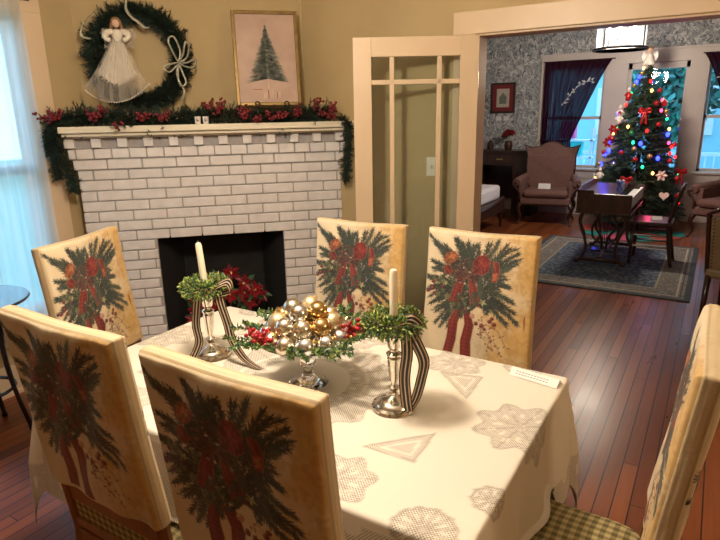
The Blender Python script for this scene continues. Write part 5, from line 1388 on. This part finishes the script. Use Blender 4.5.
orn('figure_ornament', 627, 107, b_figure('whitea', 'whitea'), 'white snowman ornament on the upper left of the tree', push=1.2)
orn('figure_ornament', 625, 168, b_figure('whitea', 'whitea'), 'white angel figure ornament on the lower left of the tree', push=1.2)
orn('figure_ornament', 635, 113, b_figure('whitea', 'reda'), 'white figure ornament with red hat in the middle of the tree', push=1.15)
orn('house_ornament', 667, 100, b_house, 'little red house ornament with a white roof on the upper right of the tree')
orn('icicle_ornament', 614, 172, b_icicle, 'white icicle ornament hanging at the lower left of the tree')
orn('icicle_ornament', 618, 185, b_icicle, 'white icicle ornament just above the organ top')
orn('icicle_ornament', 676, 97, b_icicle, 'white icicle ornament on the upper right edge of the tree')
for k, (x, y, mt, nm, lb) in enumerate(((660, 120, 'reda', 'red', 'beside the long red bow'), (672, 108, 'golda', 'gold', 'on the upper right edge'), (646, 153, 'reda', 'red', 'in the middle under a blue light'), (632, 158, 'silverball', 'silver', 'left of the lower red bow'), (677, 140, 'reda', 'red', 'on the right edge'), (655, 150, 'golda', 'gold', 'in the middle right'), (622, 133, 'reda', 'red', 'on the left side'), (609, 160, 'golda', 'gold', 'on the lower left edge'), (673, 172, 'reda', 'dark red', 'beside the white heart'), (643, 128, 'greena', 'green', 'at mid height'), (650, 195, 'silverball', 'silver', 'near the bottom'), (682, 182, 'golda', 'gold', 'at the lower right edge'), (624, 95, 'reda', 'red', 'on the upper left edge'), (648, 71, 'golda', 'gold', 'just below the tree topper'), (600, 185, 'reda', 'red', 'at the bottom left'), (630, 134, 'reda', 'red', 'left of the middle'), (645, 143, 'golda', 'gold', 'above a blue light in the middle'), (668, 155, 'reda', 'red', 'above the cream poinsettia'), (617, 112, 'golda', 'gold', 'on the upper left side'), (658, 100, 'reda', 'red', 'right of the long red bow'), (637, 147, 'reda', 'red', 'between two blue lights'), (609, 148, 'reda', 'red', 'on the middle left edge'), (665, 112, 'silverball', 'silver', 'under the little red house'), (650, 180, 'reda', 'red', 'beside the lower green light'), (629, 190, 'golda', 'gold', 'behind the blue vase'), (674, 188, 'reda', 'red', 'right of the white heart'), (636, 82, 'golda', 'gold', 'near the upper blue light'), (660, 88, 'reda', 'red', 'near the tip'))):
    orn('ball_ornament', x, y, b_ball(mt), '%s ball ornament on the Christmas tree, %s' % (nm, lb), group='ball ornaments on the Christmas tree')
# tree topper angel
t = thing('tree_topper', 'small white angel topper on the tip of the Christmas tree', 'angel', (TX, TY, 2.17))
m = MB(); m.lathe([(.08, 0), (.075, .02), (.05, .09), (.03, .15), (0, .155)], n=16); m.build('gown', M['whitea'], t, smooth=2)
m = MB(); m.ball((0, 0, .185), .036, 12, 8); m.build('head', M['skin'], t, smooth=2)
m = MB(); m.ball((0, .008, .196), .038, 12, 8); m.build('hair', M['hair'], t, smooth=2)
m = MB()
for sx in (-1, 1): m.prism([(sx*.01, .10), (sx*.08, .17), (sx*.10, .11), (sx*.07, .04)], .03, .036)
m.build('wing', M['whitea'], t)

# ------------------------------------------------------------------ outdoors, seen through the windows
m = MB(); m.bx(-30, 30, YW+.2, 40, -.35, -.25); m.bx(-30, -3.7, -20, YW+.2, -.35, -.25); g0 = m.build('ground', plain('lawn', (.10, .22, .12), .9, var=.3, sc=3)); struct(g0)
t = thing('porch', 'pale blue painted porch with white railing outside the windows', 'porch', (-.9, YW+.25, 0))
m = MB(); m.bx(-4, 4, 0, 2.0, -.12, -.02); m.build('porch_floor', plain('porch_paint', (.35, .55, .60), .6), t)
m = MB(); m.bx(-4, 4, 1.9, 1.96, .80, .86); m.bx(-4, 4, 1.9, 1.96, .06, .12)
for k in range(60): x = -3.95+k*.134; m.bx(x-.014, x+.014, 1.915, 1.945, .12, .80)
m.build('railing', M['white'], t)
for x in (-3.2, -.35, 2.6): m = MB(); m.bx(x-.06, x+.06, 1.87, 1.99, -.02, 2.7); m.build('porch_post', M['white'], t)
t = thing('neighbouring_house', 'pale blue house across the lawn beyond the porch', 'house', (-2.5, 21, -.3))
m = MB(); m.bx(-7, 6, 0, 6, 0, 3.4); m.build('house_wall', plain('blue_siding', (.30, .58, .68), .7), t)
m = MB(); m.prism([(-7.5, 3.4), (6.5, 3.4), (-.5, 6.2)], -.4, 6.4); m.build('house_roof', plain('slate', (.06, .10, .14), .8), t)
for x in (-5.5, -3.0, -.6, 1.8, 4.2): m = MB(); m.bx(x-.5, x+.5, -.05, 0, 1.1, 2.6); m.build('house_window', M['white'], t)
for k, (x, z, w2, h2, mt, nm, lb) in enumerate(((-2.35, 1.25, .26, .30, 'pink', 'gift_box', 'bright pink box on the porch shelf seen through the left window'), (-2.75, .97, .22, .30, 'teal', 'gift_box', 'teal box on the lower porch shelf outside the left window'), (-2.2, .95, .22, .24, 'teal', 'gift_box', 'second teal box on the porch shelf, right of the first'))):
    o = MB(); o.bx(-w2/2, w2/2, -.1, .1, 0, h2); o = o.build(nm, plain('box_'+mt+str(k), {'pink': (.8, .12, .3), 'teal': (.03, .55, .5)}[mt], .6), bevel=.006, loc=(x, YW+1.5, z-.13)); tag(o, lb, 'box')
t = thing('porch_shelf', 'white slatted shelf standing on the porch outside the left window', 'shelf', (-2.4, YW+1.5, 0))
for z in (.82-.02, 1.12-.02): m = MB(); m.bx(-.6, .5, -.15, .15, z-.02, z); m.build('shelf_board', M['white'], t)
for sx in (-.58, .48):
    for sy in (-.13, .13): m = MB(); m.bx(sx-.02, sx+.02, sy-.02, sy+.02, -.02, 1.3); m.build('leg', M['white'], t)
for k, (x, y, h) in enumerate(((1.5, 17, 4.5), (-1.2, 18, 3.5), (-9, 17, 5))):
    t = thing('garden_tree', ['leafy tree on the lawn right of the blue house', 'leafy tree on the lawn before the blue house', 'leafy tree at the far left of the lawn'][k], 'tree', (x, y, -.3))
    m = MB(); m.tube([(0, 0, 0), (0, 0, h*.5)], .12, 8); m.build('trunk', M['stem'], t)
    m = MB(); r7 = random.Random(k)
    for i in range(1500):
        d = rv(); c = Vector((0, 0, h*.68))+Vector((d.x*h*.32, d.y*h*.32, d.z*h*.36))*r7.random()**.4; m.leaf(c, rv(), rv(), .28, .16)
    m.build('leaf_crown', plain('leaves_'+str(k), (.05, .20, .16), .7, var=.4, sc=2), t)

# ------------------------------------------------------------------ light
def point(name, loc, e, col, r):
    l = bpy.data.lights.new(name, 'POINT'); l.energy = e; l.color = col; l.shadow_soft_size = r; o = bpy.data.objects.new(name, l); o.location = loc; C.objects.link(o); return o
point('dining_lamp', (-1.20, 1.16, 2.22), 62, (1.0, .83, .64), .10)
point('fill_light', (2.0, 1.3, 2.45), 24, (1.0, .76, .5), .25)  # unseen fill added to lift the walls, no fixture belongs to it
point('back_room_lamp', (-1.06, 7.3, 2.17), 68, (1.0, .84, .66), .16)
w = bpy.data.worlds.new('world'); SC.world = w; w.use_nodes = True; nt = w.node_tree; nt.nodes.clear()
bg = nt.nodes.new('ShaderNodeBackground'); wo = nt.nodes.new('ShaderNodeOutputWorld'); tc = nt.nodes.new('ShaderNodeTexCoord'); sp = nt.nodes.new('ShaderNodeSeparateXYZ'); cr = nt.nodes.new('ShaderNodeValToRGB')
nt.links.new(tc.outputs['Generated'], sp.inputs[0]); nt.links.new(sp.outputs[2], cr.inputs[0]); nt.links.new(cr.outputs[0], bg.inputs[0]); nt.links.new(bg.outputs[0], wo.inputs[0])
cr.color_ramp.elements[0].color = (.42, .76, 1.0, 1); cr.color_ramp.elements[1].color = (.20, .46, 1.0, 1); bg.inputs[1].default_value = 2.9
SC.view_settings.view_transform = 'Standard'; SC.view_settings.look = 'None'; SC.view_settings.gamma = 1; SC.view_settings.use_curve_mapping = False
SC.view_settings.exposure = 0.80
